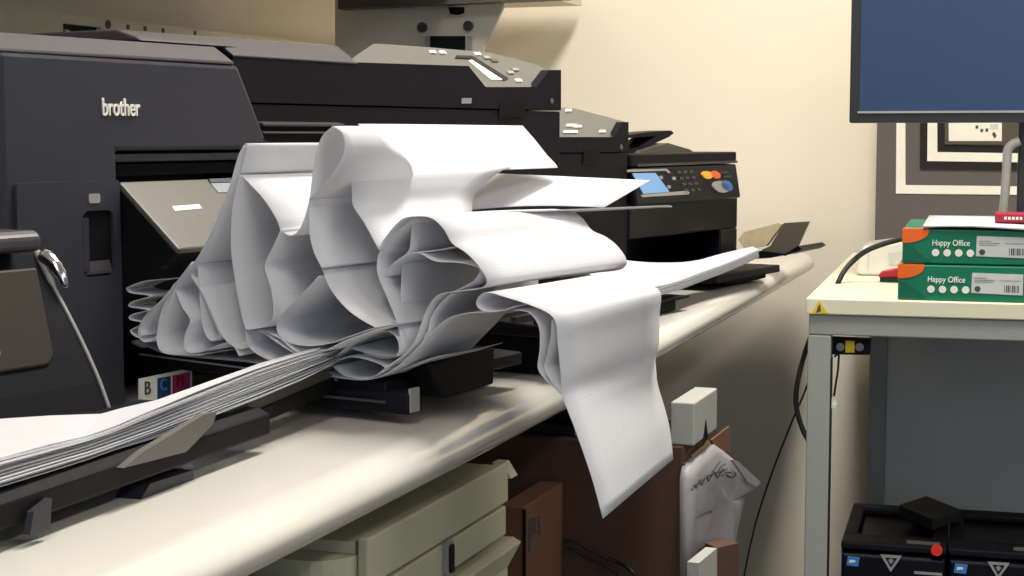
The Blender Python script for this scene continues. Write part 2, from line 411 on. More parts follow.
q = [ony(x, y, Y_) for x, y in ((124, 468), (143, 452), (205, 414), (217, 412), (213, 424), (196, 442), (186, 452))]
mb.prism([p for p in q], [p+V(0, .006, 0) for p in q]); mb.v = [p*.95 for p in mb.v]; mb.build('tray_lever', 'console_grey', ot)
q = [ony(x, y, Y_) for x, y in ((30, 535), (34, 512), (52, 498), (50, 530))]
mb = MB(); mb.prism(q, [p+V(0, .005, 0) for p in q]); mb.v = [p*.95 for p in mb.v]; mb.build('tray_corner', 'printer_grey', ot)

# ---- black printer behind (tall, right end beside the wall)
T2 = .06
p2 = thing('printer', F.p(.6, .3, ZT), 'wide black printer behind the paper pile, shiny keypad in its top corner notch', 'printer')
mb = MB()
F.box(mb, .238, .915, T2, .52, ZT+.002, F.at(400, 107.5, T2)[1])
mb.build('body', 'printer_black', p2, bevel=.002)
zt = F.at(400, 106.3, T2)[1]
nt_ = [F.at(x, y, T2) for x, y in ((248, 60), (345, 62), (468, 66), (485, 87), (536, 87), (549, 70), (560.5, 70))]
a0 = nt_[-1][0]
nt_[0] = (.238, nt_[1][1])
mb = MB(); F.pxz(mb, nt_+[(a0, zt), (.238, zt)], T2-.001, T2+.012)
F.box(mb, .238, a0, T2+.012, .5, zt, nt_[3][1])
hd = mb.build('scanner_front', 'printer_black', p2)
# sloped top: lid on the left, console on the right
zs = nt_[1][1]; zn = nt_[3][1]
al = F.at(345, 62, T2+.012)[0]
so = F.p(al, T2+.004, zn+.0005); sd = en*.035+V(0, 0, .034); sd /= np.linalg.norm(sd); sn = np.cross(e1, sd)
if np.dot(sn, so) > 0: sn = -sn
mb = MB(); F.pyz(mb, [(T2-.002, zs-.002), (T2-.002, zs), (T2+.026, zs+.019), (.5, zs+.019), (.5, zs-.002)], .238, al+.005)
mb.build('lid', 'lid_grey', p2, bevel=.002)  # lid tone lightened because it faces up, light painted in
mb = MB(); q = [onplane(x, y, so, sn) for x, y in ((344, 63.5), (374, 43.5), (420, 46.5), (490, 52.5), (535, 64), (556, 74), (551, 88.2), (484, 88.2), (466, 67))]
mb.prism(q, [p-sn*.02 for p in q]); cn = mb.build('console', 'console_grey', p2)
mb = MB(); decal(mb, so, sn, [(468, 61), (474, 59), (505, 80), (491, 80)]); mb.build('display', 'white_print', cn)  # bright glare on the display, painted as a white quad
mb = MB(); decal(mb, so, sn, [(456, 56), (472, 56.5), (508, 79), (504, 81), (471, 59.5), (455, 58.5)], th=.0015); mb.build('display_edge', 'gloss_black', cn)
for x, y, m in ((432, 52.5, 'white_print'), (442, 53, 'white_print'), (477, 54.5, 'white_print'), (518, 81, 'white_print'), (510, 73, 'edge_grey'), (515, 70, 'edge_grey'), (494, 61, 'panel_taupe'), (486, 58, 'edge_grey')):
    mb = MB(); decal(mb, so, sn, [(x-4, y-1.3), (x+2, y-1.3), (x+4, y+1.3), (x-2, y+1.3)], th=.0018); mb.build('key', m, cn)
mb = MB(); F.pxz(mb, [F.at(x, y, T2-.0015) for x, y in ((500, 103), (525, 102.5), (525, 117), (499, 117))], T2-.0018, T2-.0012)
mb.build('card_slot', 'deep_black', p2)
mb = MB(); F.pxz(mb, [F.at(x, y, T2-.0015) for x, y in ((462, 98), (471.5, 98), (471, 103.5), (461.5, 103.5))], T2-.002, T2-.001)
mb.build('label_mark', 'edge_grey', p2)
mb = MB(); disc(mb, F.p(F.at(551, 101, T2)[0], T2-.001, F.at(551, 101, T2)[1]), -en, .0035, .001); mb.build('pin_hole', 'console_grey', p2)
mb = MB()
for ya, yb in ((121.5, 126.5), (130, 134)):
    za_, zb_ = F.at(290, ya, T2-.01)[1], F.at(290, yb, T2-.01)[1]
    F.pyz(mb, [(T2, za_), (T2-.012, za_-.002), (T2-.012, zb_), (T2, zb_)], .272, .41)
mb.build('ledge', 'lid_grey', p2, bevel=.001)
# its tray & cassette
mb = MB(); F.pyz(mb, [(T2, -.172), (-.245, -.186), (-.245, -.197), (T2, -.20)], .345, .59)
t2 = mb.build('output_tray', 'printer_black', p2, bevel=.002)
for k in range(4):
    mb = MB(); b = -.15-.026*k; F.box(mb, .35, .585, b, b+.006, -.1855, -.179); mb.build('tray_rib', 'lid_grey', t2)
mb = MB(); F.box(mb, .38, .57, -.225, T2-.002, ZT+.0015, -.201); mb.build('paper_cassette', 'printer_black', p2, bevel=.003)

# ---- smaller black printer
T3 = .13
p3 = thing('printer', F.p(1.1, .3, ZT), 'black printer with a slanted clear keypad, between the wide black printer and the touch-screen printer', 'printer')
zs3 = F.at(600, 152, T3)[1]
ar = F.at(628, 122, T3)[0]
mb = MB(); F.box(mb, .93, ar, T3, .5, ZT+.002, zs3-.001); mb.build('body', 'printer_black', p3, bevel=.002)
n3 = [F.at(x, y, T3) for x, y in ((545, 137), (614, 137), (622, 122), (628, 122))]
n3[0] = (.93, n3[0][1]); n3[-1] = (ar, n3[-1][1])
mb = MB(); F.pxz(mb, n3+[(ar, zs3), (.93, zs3)], T3-.001, T3+.01); F.box(mb, .93, ar, T3+.01, .5, zs3, n3[1][1]-.001)
mb.build('scanner_front', 'printer_black', p3)
so = F.p(.93, T3+.004, n3[1][1]); sd = en*.035+V(0, 0, .034); sd /= np.linalg.norm(sd); sn = np.cross(e1, sd)
if np.dot(sn, so) > 0: sn = -sn
mb = MB(); q = [onplane(x, y, so, sn) for x, y in ((530, 105), (575, 108.5), (624.5, 121.5), (617, 140), (530, 140))]
mb.prism(q, [p-sn*.02 for p in q]); cn = mb.build('console', 'console_grey', p3)
for x, y, w_ in ((568, 111, 3), (571, 126, 5), (577, 127, 4), (570, 132.5, 7), (602, 132, 3)):
    mb = MB(); decal(mb, so, sn, [(x-w_, y-1.2), (x+w_, y-1.2), (x+w_, y+1.2), (x-w_, y+1.2)], th=.002); mb.build('key', 'white_print', cn)
mb = MB(); F.pxz(mb, [F.at(x, y, T3-.0015) for x, y in ((584, 150), (599, 149.5), (600, 161), (597, 164), (583, 164))], T3-.0018, T3-.0012); mb.build('card_slot', 'deep_black', p3)
mb = MB(); disc(mb, F.p(F.at(620.5, 147, T3)[0], T3-.001, F.at(620.5, 147, T3)[1]), -en, .004, .001); mb.build('pin_hole', 'console_grey', p3)
mb = MB(); F.pxz(mb, [F.at(x, y, T3-.0015) for x, y in ((607, 238), (614, 238), (614, 246), (607, 246))], T3-.0018, T3-.0012); mb.build('button', 'deep_black', p3)

# ---- touch-screen printer at the wall
T4 = .13
p4 = thing('printer', F.p(1.5, .3, ZT), 'black printer with blue touch screen, yellow and orange buttons, last before the far wall', 'printer')
A0 = ar+.006; A1 = F.at(740, 195, T4-.012)[0]; A1b = F.at(737.5, 220, T4)[0]
zl0 = F.at(700, 165, T4)[1]; zl1 = F.at(700, 152.5, T4)[1]; zp = F.at(700, 200, T4)[1]
mb = MB(); F.box(mb, A0, A1b, T4, .5, F.at(700, 232, T4)[1], zp+.002)
F.box(mb, A0, A1b, T4, .5, ZT+.002, F.at(700, 262, T4)[1]); F.box(mb, A0, A1b, T4+.10, .5, F.at(700, 262, T4)[1], F.at(700, 232, T4)[1])
F.box(mb, A1b-.075, A1b, T4, T4+.1, F.at(700, 262, T4)[1], F.at(700, 232, T4)[1])
F.box(mb, A0, A1b, T4+.012, .5, zp, zl0)
mb.build('body', 'gloss_black', p4, bevel=.003)
mb = MB(); F.box(mb, A0, A1+.002, T4-.004, .5, zl0+.001, zl1); l4 = mb.build('lid', 'printer_black', p4, bevel=.003)
mb = MB(); F.box(mb, A0+.02, A1+.0025, T4-.0055, T4-.0035, zl0+.0015, zl0+.0055); mb.build('lid_trim', 'lid_grey', l4)
# document feeder on top
mb = MB()
F.pyz(mb, [(T4+.08, zl1+.001), (T4+.08, zl1+.016), (T4+.13, zl1+.03), (T4+.36, zl1+.04), (T4+.36, zl1+.001)], A0+.002, A0+.16)
fd = mb.build('document_feeder', 'printer_black', p4, bevel=.003)
mb = MB(); q = [F.at(x, y, T4+.05) for x, y in ((629, 157), (640, 150), (669, 137), (674, 133), (671, 130.5), (650, 132), (629, 135), (629, 138), (656, 136), (640, 147), (629, 151))]
F.pxz(mb, q, T4+.05, T4+.09); mb.build('feeder_tray', 'printer_black', fd)
mb = MB(); q = [F.at(x, y, T4+.04) for x, y in ((641, 151), (668, 143), (690, 149.5), (694, 152.2), (640, 153.5))]
F.pxz(mb, q, T4+.04, T4+.2); mb.build('feeder_guide', 'panel_taupe', fd)
# tilted touch panel
so = F.p(A0, T4-.004, zl0); sd = en*-.010+V(0, 0, zp-zl0); Ls = np.linalg.norm(sd); sd /= Ls; sn = np.cross(sd, e1)
FS = Frame(so, e1, sd, sn)
mb = MB(); FS.box(mb, 0, A1-A0, 0, Ls, -.012, 0); pn4 = mb.build('touch_panel', 'gloss_black', p4, bevel=.003)
def dq(name, px, m, th=.0012):
    mb = MB(); decal(mb, so, sn, px, th=th); mb.build(name, m, pn4)
dq('display', [(632, 173.5), (655, 173), (669, 192), (643, 194)], 'lcd_blue')
dq('display_trim', [(627, 169.8), (666, 168.8), (670, 172.5), (668, 173.5), (665, 170.8), (627, 172)], 'silver')
dq('display_trim', [(640, 195), (686, 190.8), (689, 192.5), (688, 194.5), (642, 197.2)], 'silver')
for x, y in ((660, 177.5), (673, 178.5), (668, 187), (685, 192.2)): dq('key', [(x-1.5, y-1.5), (x+1.5, y-1.5), (x+2, y+1.5), (x-1, y+1.5)], 'edge_grey', .002)
for r_ in range(4):
    for c_ in range(3):
        x = 678+c_*6+r_*2.6; y = 172.3+r_*6-c_*.35
        dq('key', [(x-2, y-1.1), (x+2, y-1.1), (x+2.4, y+1.1), (x-1.6, y+1.1)], 'lid_grey', .002)
for r_ in range(2): dq('key', [(719+3*r_, 172+4*r_), (727+3*r_, 171.5+4*r_), (728+3*r_, 173+4*r_), (720+3*r_, 173.5+4*r_)], 'lid_grey', .002)
def dell(name, cx, cy, rx, ry, m): dq(name, [(cx+rx*math.cos(t)+.35*ry*math.sin(t), cy+ry*math.sin(t)) for t in np.linspace(0, 2*math.pi, 17)[:-1]], m, .003)
dell('button', 706, 175.2, 5, 4, 'btn_yellow'); dell('button', 714.5, 175, 4.5, 4, 'btn_orange')
dell('button', 720, 187, 8, 6, 'edge_grey'); dell('button', 725.5, 186, 5.5, 5.4, 'btn_blue')
# output tray of this printer with flap
zt4 = F.at(700, 262, T4)[1]
mb = MB(); F.box(mb, A0+.02, A1-.13, -.01, T4+.09, zt4-.012, zt4); t4 = mb.build('output_tray', 'printer_black', p4, bevel=.002)
mb = MB(); F.box(mb, A0+.10, A1-.14, .01, T4-.01, ZT+.0015, zt4-.013); mb.build('paper_cassette', 'deep_black', p4, bevel=.003)
yb_ = F.at(700, 240, T4)[1]
mb = MB()
Qd = V(*onplane(790, 236, F.p(A1-.02, 0, 0), e1))
mb.prism([onplane(x, y, F.p(A1-.03, 0, 0), e1) for x, y in ((761, 250), (770, 246), (784, 223), (809, 221.5), (796, 250), (785, 256))],
         [onplane(x, y, F.p(A1-.03, 0, 0), e1)+e1*.006 for x, y in ((761, 250), (770, 246), (784, 223), (809, 221.5), (796, 250), (785, 256))])
mb.build('tray_flap', 'panel_taupe', t4)
mb = MB()
mb.prism([onplane(x, y, F.p(A1-.04, 0, 0), e1) for x, y in ((705, 259), (760, 251), (785, 254), (798, 246), (802, 249), (797, 252), (770, 258), (705, 262))],
         [onplane(x, y, F.p(A1-.04, 0, 0), e1)+e1*.12 for x, y in ((705, 259), (760, 251), (785, 254), (798, 246), (802, 249), (797, 252), (770, 258), (705, 262))])
mb.build('tray_arm', 'gloss_black', t4)

# magazine behind the flap
mb = MB(); b0 = F.p(A1-.01, 0, 0)
q = [onplane(x, y, b0, e1) for x, y in ((738, 240), (744, 232), (778, 223), (782, 224), (766, 246), (745, 250))]
mb.prism(q, [p+e1*.012 for p in q])
one(mb, 'magazine', 'magazine', 'bright colourful leaflet lying behind the grey tray flap by the wall', 'leaflet')

# ------------------------------------------------------------------ papers
AN = F.p(.065, 0, 0)      # near plane of the paper web
def E(a): a = math.radians(a); return V(math.cos(a), -math.sin(a), 0)
WR = .235
def ribbon(mb, px, off=0., w=WR, a0=11, a1=11, sub=6, uv0=0., nw=6, smooth=True, wob=.004, seed=0, far=None, dz=0.):
    rnd = random.Random(seed)
    if isinstance(a0, list): ta_, aa_ = zip(*a0)
    else: ta_, aa_ = (0, 1), (a0, a1)
    tw_, ww_ = zip(*w) if isinstance(w, list) else ((0, 1), (w, w))
    Pn = AN+e1*off
    n = [onplane(x, y, Pn, e1) for x, y in px]
    n = catmull(n, sub) if smooth else n
    N = len(n); ph = rnd.random()*6; ph2 = rnd.random()*6
    L = [0.]
    for i in range(1, N): L.append(L[-1]+np.linalg.norm(n[i]-n[i-1]))
    o = len(mb.v)
    for i in range(N):
        t = i/(N-1); d = E(float(np.interp(t, ta_, aa_)))
        tg = n[min(i+1, N-1)]-n[max(i-1, 0)]; tg /= max(1e-9, np.linalg.norm(tg)); nr = np.cross(tg, d)
        for k in range(nw+1):
            v = k/nw
            p = n[i]+d*float(np.interp(t, tw_, ww_))*v+V(0, 0, dz*v)
            p = p+nr*wob*v*math.sin(ph+L[i]*28+v*2.2)+nr*wob*.5*v*math.sin(ph2+L[i]*61)
            mb.uv[len(mb.v)] = (L[i]+uv0, v); mb.v.append(p)
    for i in range(N-1):
        for k in range(nw):
            a = o+i*(nw+1)+k; mb.f.append([a, a+1, a+nw+2, a+nw+1]); mb.m.append(0)
def finish(mb, name, m, parent=None, solid=.0005):
    o = mb.build(name, m, parent, smooth=True, flip=False)
    uvl = o.data.uv_layers.new(name='UVMap')
    for lp in o.data.loops: uvl.data[lp.index].uv = mb.uv.get(lp.vertex_index, (0, 0))
    if solid:
        md = o.modifiers.new('thick', 'SOLIDIFY'); md.thickness = solid; md.offset = 0
    return o
fp = thing('continuous_paper', F.p(.15, -.12, -.19), 'long white printed paper web spilling in folds from the printer over the worktop edge', 'paper')
Z = 0
def rib(name, *segs, m='paper'):
    mb = MB()
    for k, (px, kw) in enumerate(segs): ribbon(mb, px, seed=len(name)*7+k*13, **kw)
    return finish(mb, name, m, fp)
# outer web: big left sweep, top strip, pouch, round loop, printed panel
rib('fold',
    ([(141, 336), (142, 324), (165, 297), (196, 260), (215, 223), (229, 188), (238, 157), (243.5, 146)], dict(off=-.038, wob=.002)),
    ([(243.5, 146), (246, 143.6), (247, 147), (244, 160), (240, 174)], dict(off=-.034, wob=.001)),
    ([(240, 174), (262, 197), (276, 218), (281, 230), (291, 235.5), (301, 227), (309, 202), (312, 180), (315, 158), (322, 137), (333, 126.3)], dict(off=-.032, wob=.001, w=[(0, .235), (.45, .235), (.58, .15), (.75, .075), (1, .053)])),
    ([(333, 126.3), (342, 133), (345, 148), (339, 165), (326, 182), (309, 200)], dict(off=-.032, wob=.001, w=[(0, .053), (.2, .054), (.4, .069), (.6, .102), (.75, .122), (1, .13)])),
    ([(309, 200), (309, 215), (310, 235), (314, 252), (322, 268)], dict(off=-.03, wob=.002)),
    ([(322, 268), (330, 288), (345, 307), (362, 320), (377, 328)], dict(off=-.024, wob=.003)))
# inner standing folds
rib('fold',
    ([(192, 262), (165, 296), (145, 316), (138, 332), (144, 342), (156, 337), (160, 316), (172, 287), (176, 285), (168, 305), (158, 328), (157, 343), (164, 353), (186, 355), (200, 355)], dict(off=-.036)),)
rib('fold',
    ([(172, 286), (176, 292), (182, 307), (190, 320), (185, 335), (184, 347), (190, 353), (203, 351), (225, 343), (234, 347), (239, 356)], dict(off=-.035)),)
rib('fold',
    ([(197, 262), (199, 280), (200, 300), (202, 322), (206, 335), (212, 341), (219, 336), (214, 322), (203, 297), (195, 283), (191, 274)], dict(off=-.033)),)
rib('fold',
    ([(191, 276), (202, 293), (213, 316), (221, 334), (231, 345), (240, 349), (245, 346), (246, 335), (241, 300), (233, 262), (231, 240)], dict(off=-.034)),)
rib('fold',
    ([(240, 175), (236, 190), (232.5, 210), (231, 235), (232, 258), (238, 297), (243, 320), (247, 329), (258, 328), (268, 325), (273.5, 312), (271, 289), (265, 266), (273, 247), (281, 230)], dict(off=-.036)),)
rib('fold',
    ([(319, 276), (300, 296), (285, 311), (277, 323), (279, 335), (290, 343), (310, 346), (330, 343), (350, 336), (377, 327)], dict(off=-.027, wob=.003)),)
rib('fold',
    ([(251, 331), (248, 341), (253, 351), (270, 360), (290, 360), (297, 356), (282, 346), (268, 336), (258, 330), (279, 338), (297, 352), (320, 352), (345, 341), (378, 329)], dict(off=-.029)),)
# crossing leaves low in the middle
rib('fold',
    ([(318, 372), (335, 357), (351, 344), (374, 332), (393, 321)], dict(off=.0, w=.1)),
    ([(316, 366), (334, 353), (352, 340), (378, 331), (396, 322)], dict(off=.004, w=.1)),
    ([(300, 364), (325, 356), (345, 345), (362, 337), (384, 331), (395, 336), (399, 345), (397, 354), (384, 356), (364, 352), (350, 348)], dict(off=.002, w=.1)),
    ([(333, 366), (343, 375), (359, 379), (373, 377), (385, 368), (368, 360), (349, 357), (333, 362)], dict(off=.0, w=.09)))
# top sheets
rib('top_sheet',
    ([(358, 124), (374, 140), (389, 157), (400, 167.5), (405, 172.8)], dict(off=.10, a0=14, a1=13, wob=.001, w=[(0, .27), (1, .262)])))
rib('fold',
    ([(337, 171.5), (345, 172.5), (350, 177), (352, 190), (353.5, 206), (365, 224), (379, 250)], dict(off=.003, wob=.0015, w=[(0, .275), (.2, .27), (.5, .21), (1, .15)])),)
# pointed sheet reaching right
mb = MB()
Q = [(440, 213), (490, 173.2), (560, 175), (650, 180.5), (604, 207.5)]
dist = [1.60, 1.68, 1.52, 1.71, 1.63]
pv = [ray(x, y)*d for (x, y), d in zip(Q, dist)]
ng = 8; o_ = 0
A_, B_, C_, D_ = pv[0], pv[1], pv[3], pv[4]
for i in range(ng+1):
    for k in range(ng+1):
        u, v = i/ng, k/ng
        p = (A_*(1-v)+B_*v)*(1-u)+(D_*(1-v)+C_*v)*u
        mb.uv[len(mb.v)] = (u*.2, v); mb.v.append(p+V(0, 0, .004*math.sin(math.pi*u)*(1-v)))
for i in range(ng):
    for k in range(ng):
        a = i*(ng+1)+k; mb.f.append([a, a+1, a+ng+2, a+ng+1]); mb.m.append(0)
finish(mb, 'top_sheet', 'paper', fp)
mb = MB()
pv = [ray(x, y)*d for (x, y), d in zip([(455, 213.3), (545, 211.5), (668, 206.3), (672, 207.2), (560, 212.8), (455, 216)], [1.40, 1.47, 1.62, 1.66, 1.55, 1.5])]
mb.prism(pv, [p+V(0, 0, .0012) for p in pv]); mb.build('top_sheet', 'paper_plain', fp)
# big roll on the right
rib('roll',
    ([(379, 250), (385, 238), (401, 220), (416, 216.5), (431, 218), (443, 228), (452, 243), (465, 252), (478, 265), (487, 281), (480, 288.5), (460, 291), (448, 292.3)], dict(off=.0, wob=.003, a0=12, a1=12)),
    ([(448, 292.3), (437, 296), (427, 309), (419, 331), (413, 344), (402, 356), (388, 366), (374, 377)], dict(off=.0, wob=.001, w=.085)))
rib('fold',
    ([(385, 277), (391, 266), (403, 257), (417, 252.5), (435, 261), (458, 262.5), (474, 266), (480, 271), (474, 281), (462, 288), (451, 293)], dict(off=.006, wob=.003)),
    ([(451, 293), (441, 303), (432, 316), (426, 336), (414, 352), (396, 364)], dict(off=.006, wob=.001, w=.075)))
rib('fold',
    ([(412, 219), (396, 233), (381, 250), (377, 264), (379, 278), (387, 297), (396, 320), (401, 343), (398, 355), (384, 358), (364, 354)], dict(off=.004, wob=.003, w=.11)),
    ([(412, 222), (411, 238), (408, 252), (394, 263), (384, 276), (388, 290), (398, 312), (406, 335), (404, 350)], dict(off=.012, wob=.003, w=.10)))
rib('fold',
    ([(417, 252.5), (433, 251), (453, 247)], dict(off=.01, wob=.001)),
    ([(402, 262), (401, 290), (400, 318)], dict(off=.02, wob=.002)),
    ([(445, 294), (435, 305), (425, 327), (424, 340), (416, 352)], dict(off=.01, wob=.002, w=.07)))
# bottom sheets on the tray
rib('fold',
    ([(131, 341), (148, 347), (167, 354), (195, 357), (248, 362), (300, 370), (340, 378), (372, 379), (398, 366), (415, 350), (427, 338), (444, 321), (462, 314), (487, 312)], dict(off=.0, w=.105, wob=.001)),
    m='paper_plain')
rib('fold',
    ([(131, 343), (167, 356), (248, 365), (345, 381), (395, 372), (420, 362), (440, 356)], dict(off=.02, w=.1, wob=.001)), m='paper_plain')
# tail over the edge
rib('hanging_tail',
    ([(516, 306), (500, 311), (485, 311.5), (477, 306), (478, 298), (487, 292.5), (505, 297), (530, 305), (549, 313.5), (556, 324), (558, 345), (561, 375), (562, 394), (568, 411), (575, 429), (591, 475), (603, 518.5)], dict(off=0., wob=.001, w=[(0, .222), (.6, .222), (1, .245)], a0=[(0, 13), (.3, 12.5), (.5, 8), (.7, 5), (1, -1.5)], sub=4)))
rib('hanging_tail',
    ([(500, 311), (516, 310), (530, 313.5), (539, 327), (540, 348), (538, 368), (546, 380), (554, 387), (561, 394)], dict(off=.004, wob=.001, w=.12, a0=6, a1=4)),
    ([(552, 320), (551, 336), (548, 352), (545, 368), (553, 384), (561, 394)], dict(off=.003, wob=.001, w=.12, a0=6, a1=4)))
# zigzag folded part by the printer
rib('folded_stack',
    ([(168, 279.5), (145, 281), (128, 287), (126.5, 289.5), (131, 293), (150, 296), (134, 301), (129, 304), (130, 307), (147, 310), (133, 314), (129, 317), (131, 320), (143, 323), (134, 328), (130, 331), (133, 335), (139, 338)], dict(off=-.036, wob=.0005, w=.035, sub=4)))

# stack of sheets in the left foreground
mb = MB()
rnd = random.Random(3)
st = [((-160, 503), (-160, 533), (-160, 424)), ((0, 458), (0, 487), (0, 419)), ((50, 445), (50, 471), (50, 416.5)), ((84, 436.5), (84, 460), (100, 414)), ((112, 427), (112, 451), (122, 408)),
      ((150, 411), (150, 439), (157, 400)), ((200, 391), (200, 420), (207, 383)), ((256, 369), (256, 399), (262, 363)), ((300, 355), (300, 380), (305, 351)), ((333, 347), (333, 364), (337, 344))]
YS = .598; NL = 24
tops = [ony(*a, YS) for a, b, c in st]; bots = [ony(*b, YS) for a, b, c in st]; bk_ = [onz(c[0], c[1], t[2])-t for (a, b, c), t in zip(st, tops)]
for k in range(NL):
    f = k/(NL-1); j = rnd.uniform(-.002, .001); xe = rnd.uniform(-.035, .01); tilt = rnd.uniform(-.007, .007)
    q0, q1 = [], []
    for i_, (tp, bt_, bv) in enumerate(zip(tops, bots, bk_)):
        p = bt_*(1-f)+tp*f+V(0, j+tilt*(tp[0]-1)*2, rnd.uniform(-.0004, .0004))
        if i_ == len(st)-1: p = p+V(xe, 0, 0)
        q0.append(p); q1.append(p+bv)
    th = V(0, 0, .00055); n_ = len(q0)
    mb.add(q0+q1+[p+th for p in q0]+[p+th for p in q1],
           [[i, i+1, n_+i+1, n_+i] for i in range(n_-1)]+[[2*n_+i, 2*n_+i+1, 3*n_+i+1, 3*n_+i] for i in range(n_-1)]+[[i, i+1, 2*n_+i+1, 2*n_+i] for i in range(n_-1)]+[[n_+i, n_+i+1, 3*n_+i+1, 3*n_+i] for i in range(n_-1)]+[[n_-1, 2*n_-1, 4*n_-1, 3*n_-1]])
one(mb, 'paper_stack', 'paper_plain', 'long loose stack of white printed sheets on the black tray in the left foreground', 'paper stack')

# paper stack in the small printer's tray
mb = MB()
for k in range(11):
    zz = -.0012*k; j = random.uniform(-.0025, .0025)
    nr = [(612, 285), (640, 287.5), (668, 284), (700, 273), (730, 262), (758, 250)]
    fr = [(560, 262), (612, 260), (650, 263), (690, 262), (722, 254), (752, 247)]
    d_n = [2.05, 2.13, 2.22, 2.36, 2.5, 2.66]; d_f = [2.2, 2.3, 2.38, 2.47, 2.58, 2.70]
    a = [ray(x, y)*d+V(j, j, zz) for (x, y), d in zip(nr, d_n)]; b = [ray(x, y)*d+V(j, j, zz) for (x, y), d in zip(fr, d_f)]
    a = catmull(a, 4); b = catmull(b, 4); n_ = len(a); th = V(0, 0, .001)
    mb.add(a+b+[p+th for p in a]+[p+th for p in b], [[i, i+1, n_+i+1, n_+i] for i in range(n_-1)]+[[2*n_+i, 2*n_+i+1, 3*n_+i+1, 3*n_+i] for i in range(n_-1)]+[[i, i+1, 2*n_+i+1, 2*n_+i] for i in range(n_-1)]+[[n_-1, 2*n_-1, 4*n_-1, 3*n_-1]])
one(mb, 'paper_stack', 'paper_plain', 'curved stack of white sheets sagging in the tray before the touch-screen printer', 'paper stack', smooth=False)
# black tray end with yellow latch below that stack
bt = thing('paper_cassette', F.p(.86, -.1, ZT), 'flat black paper cassette with yellow latch on the worktop beside the hanging paper', 'paper tray')
mb = MB(); F.box(mb, .80, 1.0, -.075, .08, ZT+.001, -.2225); mb.build('body', 'deep_black', bt, bevel=.003)
mb = MB(); F.box(mb, .86, 1.02, -.085, .02, -.222, -.219); mb.build('cover', 'printer_black', bt)
mb = MB(); Q = onz(656, 299, -.225); W.box(mb, Q[0]-.012, Q[0]+.012, Q[1]-.008, Q[1]+.01, -.236, -.218); mb.build('latch', 'yellow_label', bt)

# ------------------------------------------------------------------ overhead shelf and wall rail
sh = thing('overhead_shelf', (1.2, 1.45, .262), 'overhead shelf on the wall above the printers, its grey bolted end bracket showing', 'shelf')
mb = MB(); W.box(mb, -.6, 2.62, 1.0, YW-.002, .262, .29); W.box(mb, 2.6205, 3.5, 1.08, YW-.002, .282, .30); mb.build('board', 'board_beige', sh)
mb = MB(); q = [onx(x, y, 2.60) for x, y in ((335, 0), (506, -1), (504, 5), (490, 35), (484, 44), (482, 62), (335, 62))]; mb.prism(q, [p+V(.008, 0, 0) for p in q])
bp = mb.build('end_plate', 'plate_grey', sh)
def xp(name, px, m, d=2.598, th=.002, par=bp):
    mb = MB(); q = [onx(x, y, d) for x, y in px]; mb.prism(q, [p+V(th, 0, 0) for p in q]); return mb.build(name, m, par)
xp('plate_opening', [(430, 36), (465, 36), (465, 60), (430, 60)], 'deep_black')
xp('plate_rib', [(425, 36), (429, 36), (429, 60), (425, 60)], 'edge_grey', 2.594); xp('plate_rib', [(467, 36), (472, 36), (472, 60), (467, 60)], 'edge_grey', 2.594)
xp('plate_hole', [(448, 7), (464, 7), (464, 13), (458, 15), (450, 14)], 'deep_black')
for x, y in ((423, 27.5), (469, 26)):
    mb = MB(); disc(mb, onx(x, y, 2.60), (-1, 0, 0), .0085, .006); mb.build('bolt', 'lid_grey', bp)
mb = MB(); q = [onx(x, y, 2.56) for x, y in ((338, 9), (566, -1), (566, -22), (338, -22))]; mb.prism(q, [p+V(.03, 0, 0) for p in q]); mb.build('edge_band', 'drawer_dark', sh)
rl = thing('wall_rail', (2.3, YW, .12), 'cream perforated metal rail on the wall under the beige shelf', 'rail')
xa, xb = ony(62, 35, YW-.012)[0], ony(100, 35, YW-.012)[0]
mb = MB(); W.box(mb, 1.98, xa, YW-.014, YW-.002, .08, .1775); W.box(mb, xb, 3.4, YW-.014, YW-.002, .08, .1775); W.box(mb, xa, xb, YW-.014, YW-.002, .08, .138); W.box(mb, xa, xb, YW-.014, YW-.002, .163, .1775)
mb.build('rail_bar', 'rail_cream', rl)
mb = MB(); W.box(mb, xa, xb, YW-.006, YW-.003, .137, .164); mb.build('rail_opening', 'deep_black', rl)
mb = MB(); q = [ony(x, y, YW-.012) for x, y in ((66, 29), (93, 42), (66, 42))]; mb.prism(q, [p+V(0, .004, 0) for p in q]); mb.build('rail_tab', 'rail_cream', rl)
for x, y in ((27, 15.5), (108, 24.5), (128, 27), (145, 28.5), (163, 30.5), (195, 33)):
    mb = MB(); disc(mb, ony(x, y, YW-.0145), (0, -1, 0), .004 if x != 108 else .007, .001); mb.build('rail_hole', 'drawer_dark', rl)
mb = MB(); xq = ony(19, 20, YW)[0]; W.box(mb, xq-.1, xq-.001, YW-.03, YW-.001, -.239, .178)
one(mb, 'wall_post', 'rail_cream', 'pale cream upright strip on the wall at the upper left corner', 'post')

